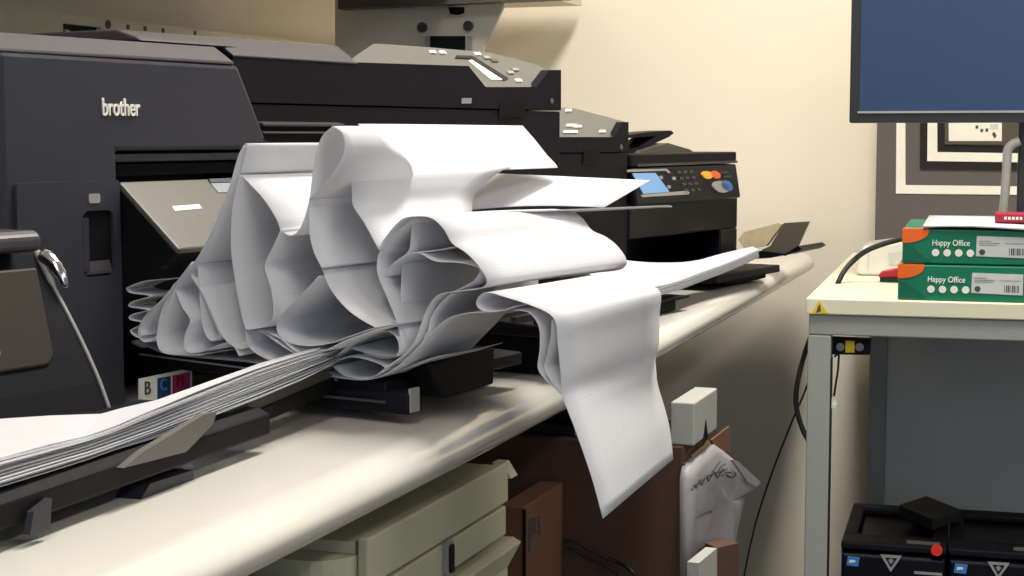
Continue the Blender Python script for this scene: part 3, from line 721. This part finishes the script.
# ------------------------------------------------------------------ right table
TA = math.radians(4)
TO = onz(806, 298, ZT); TO[2] = 0
ux = V(math.sin(TA), -math.cos(TA), 0); uy = V(math.cos(TA), math.sin(TA), 0)
T = Frame(TO, ux, uy)
tb = thing('table', T.p(.6, .5, -H), 'cream topped work table with grey steel frame carrying the monitor and paper reams', 'table')
TD = .98
mb = MB(); T.box(mb, 0, 1.4, 0, TD, ZT-.024, ZT); mb.build('tabletop', 'table_cream', tb, bevel=.002)
mb = MB(); T.box(mb, .004, 1.39, .006, .036, ZT-.055, ZT-.0245); T.box(mb, .004, .036, .036, TD-.01, ZT-.055, ZT-.0245); mb.build('frame_rail', 'frame_grey', tb, bevel=.002)
mb = MB(); T.box(mb, .003, .037, .006, .042, -H, ZT-.0555); lg = mb.build('leg', 'frame_grey', tb, bevel=.002)
mb = MB(); T.box(mb, .0368, .0385, .007, .03, -H+.002, ZT-.09); mb.build('dark_gap_strip', 'rubber', lg)  # black strip painted in for the dark gap along the leg
mb = MB(); T.box(mb, 1.353, 1.388, .006, .042, -H, ZT-.0555); mb.build('leg', 'frame_grey', tb, bevel=.002)
mb = MB(); T.box(mb, .042, .076, TD-.05, TD-.014, -H, ZT-.0555); mb.build('leg', 'frame_grey', tb, bevel=.002)
mb = MB(); T.box(mb, 1.353, 1.388, TD-.05, TD-.014, -H, ZT-.0555); mb.build('leg', 'frame_grey', tb, bevel=.002)
mb = MB(); T.box(mb, .0765, 1.352, TD-.04, TD-.02, -.92, ZT-.03); mb.build('back_panel', 'panel_grey', tb)
# sensor block, sticker, hook
mb = MB(); q = [T.at(x, y, .03) for x, y in ((832, 337.5), (870.5, 339.5), (869.5, 355), (831.5, 354.5))]; T.pxz(mb, q, .03, .05); sb = mb.build('socket_block', 'deep_black', tb)
mb = MB(); q = [T.at(x, y, .029) for x, y in ((845.5, 340.5), (854.5, 341), (854.5, 352.5), (845.5, 352.5))]; T.pxz(mb, q, .0285, .0305); mb.build('label', 'yellow_label', sb)
for x in (840.5, 859.5):
    a, c = T.at(x, 347, .029); mb = MB(); disc(mb, T.p(a, .03, c), -uy, .0062, .0025); mb.build('screw', 'chrome', sb)
mb = MB(); mb.tube([T.p(*((lambda q: (q[0], .028, q[1]))(T.at(x, y, .028)))) for x, y in ((834.5, 357), (836, 355), (839, 355), (838, 370), (835.5, 386), (834, 396))], .0017); mb.build('lead', 'rubber', sb)
mb = MB(); a, c = T.at(833, 402, .03); disc(mb, T.p(a, .03, c), -uy, .0065, .008); T.box(mb, a-.003, a+.006, .02, .03, c-.008, c-.002); mb.build('hook', 'white_plastic', lg)
mb = MB(); q = [T.at(x, y, -.0006) for x, y in ((811, 314), (819, 300.5), (828, 313))]; T.pxz(mb, q, -.0008, 0); st = mb.build('warning_sticker', 'yellow_label', tb)
mb = MB(); q = [T.at(x, y, -.001) for x, y in ((818, 307), (820, 303.5), (821, 311), (816, 313))]; T.pxz(mb, q, -.0012, -.0007); mb.build('warning_sign', 'ink', st)

# paper reams
def ream(y_top, y_bot, x_left, zb, zt_, label, v0):
    aL = T.at(x_left, (y_top+y_bot)/2, v0)[0]
    r = thing('paper_ream', T.p(aL+.105, v0+.15, zb), label, 'paper ream', 'green paper reams on the table')
    mb = MB(); T.box(mb, aL, aL+.21, v0, v0+.297, zb, zt_); bd = mb.build('wrapper', 'green_card', r, bevel=.002)
    h = zt_-zb
    def q(name, poly, m, lift=.0006):
        mb = MB(); T.pxz(mb, [(aL+x, zb+z) for x, z in poly], v0-lift, v0+.0005); return mb.build(name, m, r)
    # orange corner
    oc = [(0.0004, h-.0008), (.038, h-.0008)]+[(.002+.036*math.cos(t), h-.001-.019*math.sin(t)) for t in np.linspace(.35, math.pi/2, 8)]+[(.0004, h-.020)]
    q('orange_corner', oc, 'orange_card', .0012)
    mb = MB(); T.box(mb, aL-.0008, aL+.0002, v0+.001, v0+.04, zb+h-.02, zb+h-.001); mb.build('orange_corner', 'orange_card', r)
    mb = MB(); T.box(mb, aL+.001, aL+.036, v0+.001, v0+.03, zt_, zt_+.0006); mb.build('orange_corner', 'orange_card', r)
    q('facet', [(.002, .003), (.042, .003), (.012, .026), (.002, .028)], 'green_dark')
    lbm = q('address_label', [(.1035, .0125), (.1745, .0105), (.1745, .0405), (.104, .0415)], 'label_grey', .0010)
    for k in range(4):
        mb = MB(); disc(mb, T.p(aL+.047+.0162*k, v0-.0004, zb+.0165), -uy, .0053, .0008); mb.build('seal', 'white_print', r)
    for (x0, x1, z0, z1) in ((.107, .124, .034, .0346), (.107, .136, .031, .0315), (.107, .133, .0285, .0289), (.143, .171, .031, .0314)):
        mb = MB(); T.box(mb, aL+x0, aL+x1, v0-.0014, v0-.0008, zb+z0, zb+z1); mb.build('label_line', 'ink', lbm)
    for k in range(8):
        mb = MB(); x0 = aL+.149+.0026*k; T.box(mb, x0, x0+(.0017 if k % 3 else .0009), v0-.0014, v0-.0008, zb+.0145, zb+.0245); mb.build('barcode', 'ink', lbm)
    mb = MB(); disc(mb, T.p(aL+.112, v0-.0009, zb+.0185), -uy, .0042, .0006); mb.build('stamp', 'ink', lbm)
    text('lettering', 'Happy Office', T.p(aL+.0415, v0-.0009, zb+.027), ux, (0.16, -.01, 1), .0122, 'white_print', r, xs=.82, ext=.0005)
    return aL
ream(263, 297.5, 898, ZT+.0005, ZT+.052, 'lower green ream of printer paper on the table, under the other ream', .008)
ztr = ZT+.0535
aL2 = ream(229, 262, 902.5, ztr, ztr+.050, 'upper green ream of printer paper, stacked on the other with white sheet on top', .012)
mb = MB()
def sheetgrid(mb, c, n=6):
    o = len(mb.v)
    for i in range(n+1):
        for k in range(n+1):
            u, v = i/n, k/n
            p = (c[0]*(1-u)+c[1]*u)*(1-v)+(c[3]*(1-u)+c[2]*u)*v
            mb.v.append(p+V(0, 0, .002*math.sin(u*5)*(1-v)))
    for i in range(n):
        for k in range(n): a = o+i*(n+1)+k; mb.f.append([a, a+1, a+n+2, a+n+1]); mb.m.append(0)
zt2 = ztr+.0535
c = [T.p(aL2+.028, .008, zt2), T.p(aL2+.23, .002, zt2-.001), T.p(aL2+.24, .30, zt2+.002), T.p(aL2+.03, .30, zt2+.002)]
sheetgrid(mb, c); sheetgrid(mb, [p+V(0, 0, .0012) for p in c])
one(mb, 'paper_sheet', 'paper_plain', 'loose white sheet lying on the upper green ream', 'paper', smooth=True, solid=.0008)
rb = thing('small_box', T.p(aL2+.17, .1, zt2+.004), 'small crimson box with white marks on the sheet at the right edge', 'box')
a_, c_ = T.at(995, 222, .09)
mb = MB(); T.box(mb, a_, a_+.08, .09, .14, zt2+.004, zt2+.018); mb.build('case', 'crimson', rb, bevel=.002)
for k in range(5):
    mb = MB(); T.box(mb, a_+.013+.0055*k, a_+.0165+.0055*k, .0893, .0902, zt2+.0085, zt2+.0125); mb.build('lettering', 'white_print', rb)
# white box & stapler
wb = thing('plastic_box', T.p(.13, .45, ZT), 'white plastic box with ribbed sides on the table behind the green reams', 'box')
v_ = .42
mb = MB(); q = [T.at(x, y, v_) for x, y in ((856, 270), (862, 247), (915, 240), (915, 275), (858, 275))]
zb_ = ZT+.001; q = [(a, max(c, zb_)) for a, c in q]; q[-1] = (q[-1][0], zb_); q[-2] = (q[-2][0], zb_)
T.pxz(mb, q, v_, v_+.16); bx = mb.build('case', 'white_plastic', wb, bevel=.004)
mb = MB(); q = [T.at(x, y, v_-.001) for x, y in ((888, 253), (910, 250), (910, 264), (889, 265))]; T.pxz(mb, q, v_-.0012, v_); mb.build('label', 'label_grey', wb)
mb = MB(); q = [T.at(x, y, v_-.001) for x, y in ((868, 250), (869.5, 250), (868.5, 270), (867, 270))]; T.pxz(mb, q, v_-.002, v_); mb.build('rib', 'label_grey', wb)
stp = thing('stapler', T.p(.13, .30, ZT), 'red and black stapler on the table at the left of the green reams', 'stapler')
v_ = .30
mb = MB(); q = [T.at(x, y, v_) for x, y in ((878, 276), (881, 272), (905, 267), (905, 277), (880, 278.5))]; T.pxz(mb, q, v_, v_+.03); mb.build('arm', 'red_plastic', stp, bevel=.002)
mb = MB(); a0_, a1_ = T.at(880, 280, v_)[0], T.at(908, 280, v_)[0]; T.box(mb, a0_, a1_, v_-.004, v_+.034, ZT+.0008, ZT+.008); mb.build('base', 'rubber', stp)
mb = MB()
mb.tube(catmull([V(*onx(x, y, X)) for x, y, X in ((915, 236, 2.72), (890, 242, 2.72), (868, 250, 2.72), (853, 261, 2.72), (843, 273, 2.70), (836, 287, 2.69), (822, 310, 2.72), (806, 350, 2.76), (798, 380, 2.76), (796, 402, 2.76), (800, 422, 2.76), (808, 440, 2.76), (818, 452, 2.77))], 6), .0044)
one(mb, 'cable', 'rubber', 'thick black cable arching off the table edge and looping beside its leg', 'cable', smooth=True)
mb = MB()
mb.tube(catmull([V(*onx(x, y, X)) for x, y, X in ((812, 372, 3.2), (803, 396, 3.25), (791, 424, 3.3), (773, 470, 3.35), (758, 515, 3.38), (748, 556, 3.38), (740, 600, 3.38), (730, 650, 3.38))], 5), .0019)
one(mb, 'cable', 'rubber', 'thin dark cable hanging diagonally in front of the wall beside the cardboard box', 'cable', smooth=True)

# monitor
XM = 2.80
mo = thing('monitor', (XM+.1, .2, ZT), 'black framed monitor with dark blue screen standing on the cream table', 'monitor')
mz = onx(849, 123, XM); w0, z0 = mz[1], mz[2]
FM = Frame((XM, w0, z0), (0, -1, 0), (1, 0, 0))
mb = MB(); FM.box(mb, 0, .56, .0, .035, 0, .345); mb.build('case', 'bezel', mo, bevel=.003)
sx0 = .017; sz0 = .019
mb = MB(); FM.box(mb, sx0, .545, -.0012, .0005, sz0, .335); mb.build('screen', 'screen_blue', mo)
mb = MB(); FM.box(mb, sx0-.003, .545, -.0022, .0005, sz0-.003, sz0+.0005); mb.build('screen_trim', 'edge_grey', mo)
yst = onx(1018, 160, XM+.05)[1]
mb = MB(); FM.box(mb, w0-yst, w0-yst+.05, .036, .08, ZT+.012-z0, .2); W.box(mb, XM-.02, XM+.2, yst-.17, yst+.03, ZT+.001, ZT+.012); sd_ = mb.build('stand', 'bezel', mo, bevel=.003)
mb = MB()
mb.tube(catmull([onx(x, y, XM+.02) for x, y in ((1020, 141), (1013, 144), (1008, 150), (1007, 160), (1006, 180), (1004.5, 200), (1003, 214))], 5), .0075, 10)
mb.build('stand_arm', 'edge_grey', mo, smooth=True)

# framed picture behind the monitor
XP = 3.40
pf = thing('picture_frame', (XP, .3, ZT), 'taupe mounted picture with nested black and white lines leaning behind the monitor', 'picture')
aL = onx(875.5, 200, XP); 
FPp = Frame((XP, aL[1], 0), (0, -1, 0), (1, 0, 0))
mb = MB(); FPp.box(mb, 0, .40, 0, .02, ZT+.001, .22); mb.build('mount_board', 'mount_taupe', pf, bevel=.001)
def fpx(name, pts, m, l): 
    mb = MB(); FPp.pxz(mb, [FPp.at(x, y, 0) for x, y in pts], -l, .0005); mb.build(name, m, pf)
def corner(name, xl, xr, yb, yt, w_, m, l): fpx(name, [(xl, 60), (xl+w_, 60), (xl+w_, yb-w_), (1040, yb-w_+1.5), (1040, yb+1.5), (xl-1, yb)], m, l)
corner('white_line', 897, 0, 193.5, 0, 8.5, 'white_print', .002)
corner('black_frame', 921, 0, 168.5, 0, 28, 'frame_black', .004)
corner('white_line', 928.5, 0, 161, 0, 9, 'white_print', .006)
fpx('picture_field', [(945, 60), (1040, 60), (1040, 146), (945, 145)], 'panel_taupe', .005)
fpx('picture_card', [(949, 60), (1002, 60), (1002, 141), (949, 141)], 'white_print', .007)
fpx('card_edge', [(946, 141.2), (1002, 141.2), (1002, 144.5), (944.5, 144)], 'panel_taupe', .008)
for x, y in ((977, 127), (982, 130.5), (987, 130), (994, 134), (995, 136)): fpx('card_mark', [(x-1, y-1.6), (x+1.6, y-1.6), (x+1.2, y+1.6), (x-1.4, y+1.6)], 'ink', .0076)
fpx('card_mark', [(990, 124), (998, 124), (998, 129), (990, 129)], 'label_grey', .0076)

# ------------------------------------------------------------------ towers under the right table
def tower(px, label, cap):
    vf = .10
    aa = [T.at(x, 546, vf)[0] for x in px]; zt_ = T.at(900, 545, vf)[1]
    w_ = aa[1]-aa[0]; a0_ = aa[0]
    r = thing('computer_tower', T.p(a0_+w_/2, vf+.18, -H), label, 'computer', 'black computer towers under the table')
    mb = MB(); T.box(mb, a0_, a0_+w_, vf+.012, vf+.28, -H+.001, zt_-.012); mb.build('case', 'gloss_black', r, bevel=.004)
    # raised rim on the top
    mb = MB()
    for b in ((0, w_, .0, .06), (0, w_, .245, .28), (0, .022, .06, .245), (w_-.022, w_, .06, .245)):
        T.box(mb, a0_+b[0], a0_+b[1], vf+b[2], vf+b[3], zt_-.0118, zt_)
    mb.build('top_rim', 'printer_black', r, bevel=.003)
    mb = MB(); T.pyz(mb, [(vf+.0125, -H+.01), (vf+.0125, zt_-.013), (vf-.002, zt_-.02), (vf-.006, zt_-.09), (vf, -H+.01)], a0_+.002, a0_+w_-.002)
    fr = mb.build('front_cover', 'gloss_black', r, bevel=.003)
    # badge
    zc = zt_-.026; xc = a0_+w_*.48; nf = vf-.0052
    mb = MB(); tri = [(-.016, .010), (.016, .010), (0, -.016)]; tin = [(-.0095, .0062), (.0095, .0062), (0, -.0095)]
    o0 = [T.p(xc+x, nf, zc+z) for x, z in tri]; i0 = [T.p(xc+x, nf, zc+z) for x, z in tin]
    o1 = [p+uy*.004 for p in o0]; i1 = [p+uy*.004 for p in i0]
    fs = []
    for i in range(3):
        j = (i+1) % 3; fs += [[i, j, 3+j, 3+i], [i, 6+i, 6+j, j], [3+i, 3+j, 9+j, 9+i]]
    mb.add(o0+i0+o1+i1, fs); mb.build('badge', 'silver', fr)
    mb = MB(); T.pxz(mb, [(xc-.004, zc+.002), (xc, zc+.005), (xc+.004, zc+.002), (xc, zc-.004)], nf, nf+.004); mb.build('badge_gem', 'edge_grey', fr)
    mb = MB(); T.pxz(mb, [(a0_+.009, zc-.010), (a0_+.027, zc-.011), (a0_+.029, zc+.003), (a0_+.011, zc+.004)], nf, nf+.004); sk = mb.build('processor_sticker', 'sticker_blue', fr)
    mb = MB(); T.pxz(mb, [(a0_+.013, zc-.006), (a0_+.023, zc-.004), (a0_+.022, zc-.001), (a0_+.014, zc-.001)], nf-.0008, nf+.001); mb.build('sticker_mark', 'white_print', sk)
    mb = MB(); T.box(mb, a0_+w_*.70, a0_+w_*.96, nf-.001, nf+.002, zc-.016, zc-.0125); mb.build('name_strip', 'silver', fr)
    mb = MB(); T.box(mb, a0_+w_*.62, a0_+w_*.93, vf+.012, vf+.028, zt_, zt_+.0015); mb.build('port_strip', 'console_grey', r)
    mb = MB(); T.pxz(mb, [(xc-.02, zc-.05), (xc+.03, zc-.032), (xc+.045, zc-.045), (xc-.02, zc-.065)], nf-.003, nf); mb.build('gloss_inlay', 'lid_grey', fr)
    if cap:
        mb = MB(); disc(mb, T.p(a0_+w_*.905, nf+.003, zt_-.003), -uy, .0085, .006); mb.build('power_button', 'red_glow', r)
    return a0_, w_, zt_, vf
a0_, w_, zt_, vf = tower((841, 947), 'black computer tower with red button, standing by the table leg', True)
tower((948.3, 1055), 'black computer tower cut by the right edge, beside the one with the red button', False)
mb = MB()
q = [(a0_+w_*.5, vf+.19), (a0_+w_*.76, vf+.27), (a0_+w_*1.12, vf+.18), (a0_+w_*.85, vf+.10)]
T.pxy(mb, q, zt_+.001, zt_+.022)
one(mb, 'power_adapter', 'rubber', 'flat black power adapter lying on top of the computer tower with red button', 'adapter', bevel=.003)

# ------------------------------------------------------------------ under the worktop
YC = .530
dc = thing('drawer_cabinet', (1.2, .8, -H), 'cream metal drawer cabinet under the front of the worktop', 'cabinet')
zc0 = -.325
xl = ony(345, 545, YC)[0]; xr = ony(503, 470, YC)[0]
mb = MB()
cr = .035
pol = [(xl+cr, YC+.004)]+[(xl+cr-cr*math.sin(t), YC+.004+cr-cr*math.cos(t)) for t in np.linspace(0, math.pi/2, 7)]+[(xl, 1.1), (xr, 1.1), (xr, YC+.004)]
W.pxy(mb, pol, -H+.001, zc0); mb.build('body', 'drawer_cream', dc)
mb = MB(); W.box(mb, xl+.03, xr-.004, YC+.006, 1.05, zc0+.0005, zc0+.010); mb.build('top_plate', 'drawer_cream', dc)
mb = MB(); W.pyz(mb, [(YC-.010, zc0-.002), (YC-.001, zc0+.012), (YC+.01, zc0+.012), (YC+.002, zc0-.002)], xr-.004, xr+.014); mb.build('top_lip', 'drawer_cream', dc)
ztops = [zc0+.014, ony(440, 542, YC)[2], ony(470, 568, YC)[2]]
ztops[2] = ztops[1]-.031
for k, zz in enumerate([ztops[0], ztops[1], ztops[2]]):
    hgt = (ztops[k]-ztops[k+1]) if k < 2 else .25
    mb = MB()
    if k < 2: W.box(mb, xl+cr-.006, xr-.001-.006*k, YC-.006, YC+.0035, zz-hgt+.0025, zz)
    else: W.pyz(mb, [(YC-.02, zz-.004), (YC-.012, zz), (YC+.0035, zz), (YC+.0035, zz-hgt), (YC-.006, zz-hgt), (YC-.006, zz-.03)], xl+cr-.006, xr-.002)
    d_ = mb.build('drawer', 'drawer_cream', dc, bevel=.002)
    if k == 1:
        Q = ony(447, 558, YC-.007); mb = MB()
        W.pxz(mb, roundpoly(Q[0]-.009, Q[0]+.009, Q[2]-.016, Q[2]+.016, .007), YC-.010, YC-.0055); lk = mb.build('lock', 'edge_grey', d_)
        mb = MB(); W.pxz(mb, roundpoly(Q[0]-.003, Q[0]+.007, Q[2]-.013, Q[2]+.012, .003), YC-.0115, YC-.0098); mb.build('keyhole', 'deep_black', lk)
# second cabinet to the left of it
mb = MB(); d2 = thing('drawer_cabinet', (.85, .8, -H), 'plain cream cabinet under the worktop, left of the drawer cabinet with a lock', 'cabinet')
W.box(mb, xl-.50, xl-.012, YC+.03, 1.1, -H+.001, zc0-.012); mb.build('body', 'drawer_cream', d2, bevel=.004)
mb = MB(); W.box(mb, xl-.49, xl-.02, YC+.022, YC+.029, zc0-.2, zc0-.02); mb.build('drawer', 'drawer_cream', d2)

# cardboard box
XB = 1.95
pA = onx(683, 470, XB); pA = pA*1.0
YB = pA[1]
ztb = onx(684, 447, XB)[2]
cb = thing('cardboard_box', (XB+.2, YB+.2, -H), 'large brown cardboard box under the worktop end, white bag over its side', 'box')
DX = ony(716, 430, YB)[0]-XB
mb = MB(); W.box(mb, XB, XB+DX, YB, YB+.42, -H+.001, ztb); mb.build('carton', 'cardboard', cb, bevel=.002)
mb = MB(); W.box(mb, XB-.002, XB+.03, YB-.002, YB+.004, -H+.002, ztb-.02); mb.build('corner_edge', 'cardboard', cb)
mb = MB(); q = [ony(x, y, YB-.003) for x, y in ((712, 440), (730, 426), (730, 452), (716, 450))]; mb.prism(q, [p+V(0, .003, 0) for p in q]); mb.build('flap', 'cardboard_light', cb)
mb = MB(); q = [ony(x, y, YB-.004) for x, y in ((692, 456), (704, 446), (708, 440), (711, 444), (704, 454), (694, 462))]; mb.prism(q, [p+V(0, .002, 0) for p in q]); mb.build('tape', 'tape_yellow', cb)
# white bag hanging on the side
bg = thing('paper_bag', (XB+.2, YB-.01, ztb-.4), 'crumpled white bag with scribbled handwriting hung on the side of the cardboard box', 'bag')
out = [(689, 640), (689, 480), (691, 468), (697, 459), (705, 452), (714, 444.5), (722, 450), (738, 463), (757, 480), (761, 484), (752, 487), (745, 500), (738, 530), (733, 560), (728, 640)]
q0 = [ony(x, y, YB-.012) for x, y in out]
mb = MB()
cen = sum(q0)/len(q0)
nq = len(q0); rings = 6
for r_ in range(rings+1):
    f = r_/rings
    for i, p in enumerate(q0):
        d_ = cen+(p-cen)*(1-f*.97); mb.v.append(d_+V(0, -.008*math.sin(min(1, f*1.6)*math.pi/2)-.0012*math.sin(i*2.1+f*5)*(1-f)*f*4, 0))
for r_ in range(rings):
    for i in range(nq): j = (i+1) % nq; mb.f.append([r_*nq+i, r_*nq+j, (r_+1)*nq+j, (r_+1)*nq+i]); mb.m.append(0)
mb.f.append([rings*nq+i for i in range(nq)]); mb.m.append(0)
o_ = len(mb.v)
mb.v += [p+V(0, .0115, 0) for p in q0]; mb.f.append([o_+i for i in range(nq)][::-1]); mb.m.append(0)
for i in range(nq): j = (i+1) % nq; mb.f.append([i, o_+i, o_+j, j]); mb.m.append(0)
mb.build('sheet', 'bag_white', bg, smooth=True)
mb = MB(); q = [ony(x, y, YB-.0225) for x, y in ((733, 460), (738, 461), (761, 482), (756, 487), (748, 482))]; mb.prism(q, [p+V(0, .004, 0) for p in q]); mb.build('folded_corner', 'bag_white', bg)
def stroke(*pts):
    mb = MB(); mb.tube(catmull([ony(x, y, YB-.0215) for x, y in pts], 4), .0011, 5); mb.build('scribble', 'ink', bg)
stroke((692, 490), (700, 482), (708, 476), (716, 473), (727, 469)); stroke((694, 486), (703, 479), (712, 474), (724, 471))
stroke((696, 488), (699, 480), (702, 485), (706, 476), (709, 481), (714, 472), (718, 477), (723, 469)); stroke((722, 476), (727, 472), (731, 473)); stroke((700, 515), (706, 512), (712, 512))
stroke((713, 472), (717, 466), (720, 462)); stroke((718, 472), (721, 467), (725, 464)); stroke((727, 475), (732, 477), (736, 475), (734, 472)); stroke((704, 513), (711, 510), (716, 506), (718, 502))
# white flap carton at lower right
mb = MB(); q = [ony(x, y, YB-.045) for x, y in ((697, 905), (699, 563), (717, 548), (718, 905))]; mb.prism(q, [p+V(0, .014, 0) for p in q])
q = [ony(x, y, YB-.045) for x, y in ((718.2, 905), (717.2, 548), (739, 543), (734, 905))]; mb.prism(q, [p+V(.02, .02, 0) for p in q], 1)
one(mb, 'small_carton', ['carton_white', 'cardboard'], 'torn white carton below the white bag at the bottom edge', 'box')
# white small box on top of the cardboard box
sbx = thing('small_box', (XB+.1, YB+.05, ztb), 'small plain white carton standing on top of the cardboard box', 'box')
def ptop(x, y, X): return onx(x, y, X)
mb = MB()
A_ = onz(694, 446, ztb+.001); 
Yb = A_[1]; Xb = A_[0]
top_ = ony(690, 406, Yb)[2]
xe_ = ony(717, 420, Yb)[0]; W.box(mb, Xb, xe_, Yb, Yb+.03, ztb+.001, top_); mb.build('carton', 'carton_white', sbx, bevel=.002)
mb = MB(); Q = ony(706, 434, Yb-.0005); W.pxz(mb, [(Q[0]-.02, Q[2]-.012), (Q[0]-.002, Q[2]+.018), (Q[0]+.012, Q[2]-.006)], Yb-.001, Yb+.0005); mb.build('hand_hole', 'deep_black', sbx)
# black tool tray on the cardboard box
bk = thing('black_tray', (XB+.05, YB+.3, ztb), 'shallow black plastic tray of cartridges on the cardboard box under the worktop edge', 'tray')
mb = MB()
q = [onx(x, y, XB+.02) for x, y in ((506, 440.5), (575, 444.5), (574, 414), (562, 412), (520, 430))]
zq = ztb+.002
ya, yb_ = q[0][1], q[1][1]
W.box(mb, XB+.02, XB+.25, yb_, ya, zq, zq+.012); mb.build('base', 'rubber', bk)
mb = MB(); W.pyz(mb, [(yb_+.002, zq+.0125), (yb_+.004, zq+.05), (yb_+.03, zq+.052), (ya-.02, zq+.02), (ya, zq+.0125)], XB+.03, XB+.2); mb.build('cartridge', 'gloss_black', bk, bevel=.004)
mb = MB(); W.pyz(mb, [(yb_+.03, zq+.03), (yb_+.035, zq+.036), (ya-.03, zq+.026), (ya-.03, zq+.02)], XB+.026, XB+.03); mb.build('cartridge_edge', 'lid_grey', bk)
mb = MB(); W.box(mb, XB+.018, XB+.03, yb_-.0085, yb_-.0005, zq, zq+.03); mb.build('tab', 'carton_white', bk)
# smaller printed box in front
XS = 1.80
sc = thing('cardboard_box', (XS+.1, .8, -H), 'smaller printed cardboard box behind the drawer cabinet, in front of the large one', 'box')
c0_ = onx(524.5, 507, XS); Yc = c0_[1]; xe_ = ony(563, 489, Yc)[0]; yl_ = onx(500, 507, XS)[1]
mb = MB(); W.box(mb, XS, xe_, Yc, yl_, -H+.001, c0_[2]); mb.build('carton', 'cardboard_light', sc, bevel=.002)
mb = MB(); W.box(mb, XS-.001, XS+.003, Yc-.001, Yc+.002, -H+.03, c0_[2]-.003); mb.build('edge_gap', 'deep_black', sc)
for x, y0, y1 in ((530, 520, 552), (533, 518, 535), (536, 518, 534), (539.5, 516, 533)):
    y = y0
    while y < y1:
        mb = MB(); q = [ony(xx, yy, Yc-.001) for xx, yy in ((x-.9, y), (x+.9, y-.5), (x+.9, y+1.5), (x-.9, y+2))]; mb.prism(q, [p+V(0, .0016, 0) for p in q]); mb.build('printed_mark', 'ink', sc); y += 3.4
for label, pts in (('thin black cable looping in front of the cardboard box, upper strand', ((565, 541), (570, 540), (578, 543), (592, 551), (606, 558), (620, 563), (630, 570), (636, 582), (640, 640))),
                   ('thin black cable looping in front of the cardboard box, lower strand', ((566, 549), (572, 549), (584, 556), (600, 563), (612, 570), (620, 580), (626, 640)))):
    mb = MB(); mb.tube(catmull([onx(x, y, XB-.01-.03*(i > 5)) for i, (x, y) in enumerate(pts)], 5), .0024)
    one(mb, 'cable', 'rubber', label, 'cable', smooth=True)

# ------------------------------------------------------------------ lights
def area(name, loc, sx, sy, power, c, rot=(0, 0, 0)):
    l = bpy.data.lights.new(name, 'AREA'); l.shape = 'RECTANGLE'; l.size = sx; l.size_y = sy; l.energy = power; l.color = c
    o = bpy.data.objects.new(name, l); o.location = (loc[0], loc[1], loc[2]+H); o.rotation_euler = rot; col.objects.link(o); return o
PW = [46, 16, 3, 16, 12, 3]
for (lx, ly), pw in zip(LAMPS, PW): area('lamp_light', (lx, ly, ZC-.06), 1.2, .3, pw, (1, .96, .90))
o = area('added_fill_light', (-3.1, -1.3, .75), 1.8, 1.1, 7, (.60, .80, 1), (0, -math.pi/2, 0))  # cool fill lamp added in front of the made-up pane
w = bpy.data.worlds.new('World'); S.world = w; w.use_nodes = True
w.node_tree.nodes['Background'].inputs[0].default_value = (.75, .85, 1, 1); w.node_tree.nodes['Background'].inputs[1].default_value = .2
# ------------------------------------------------------------------ camera
from mathutils import Matrix
cam = bpy.data.cameras.new('Camera'); cam.sensor_fit = 'HORIZONTAL'; cam.sensor_width = 36; cam.lens = FPX/1024*36
co = bpy.data.objects.new('Camera', cam); col.objects.link(co)
M = Matrix(((CR[0], CU[0], -CF[0], 0), (CR[1], CU[1], -CF[1], 0), (CR[2], CU[2], -CF[2], H), (0, 0, 0, 1)))
co.matrix_world = M; cam.clip_start = .02
S.camera = co
S.view_settings.view_transform = 'Standard'; S.view_settings.look = 'None'; S.view_settings.gamma = 1; S.view_settings.use_curve_mapping = False
S.view_settings.exposure = 0.36
for o in bpy.data.objects:
    if '_o' in o.keys(): del o['_o']
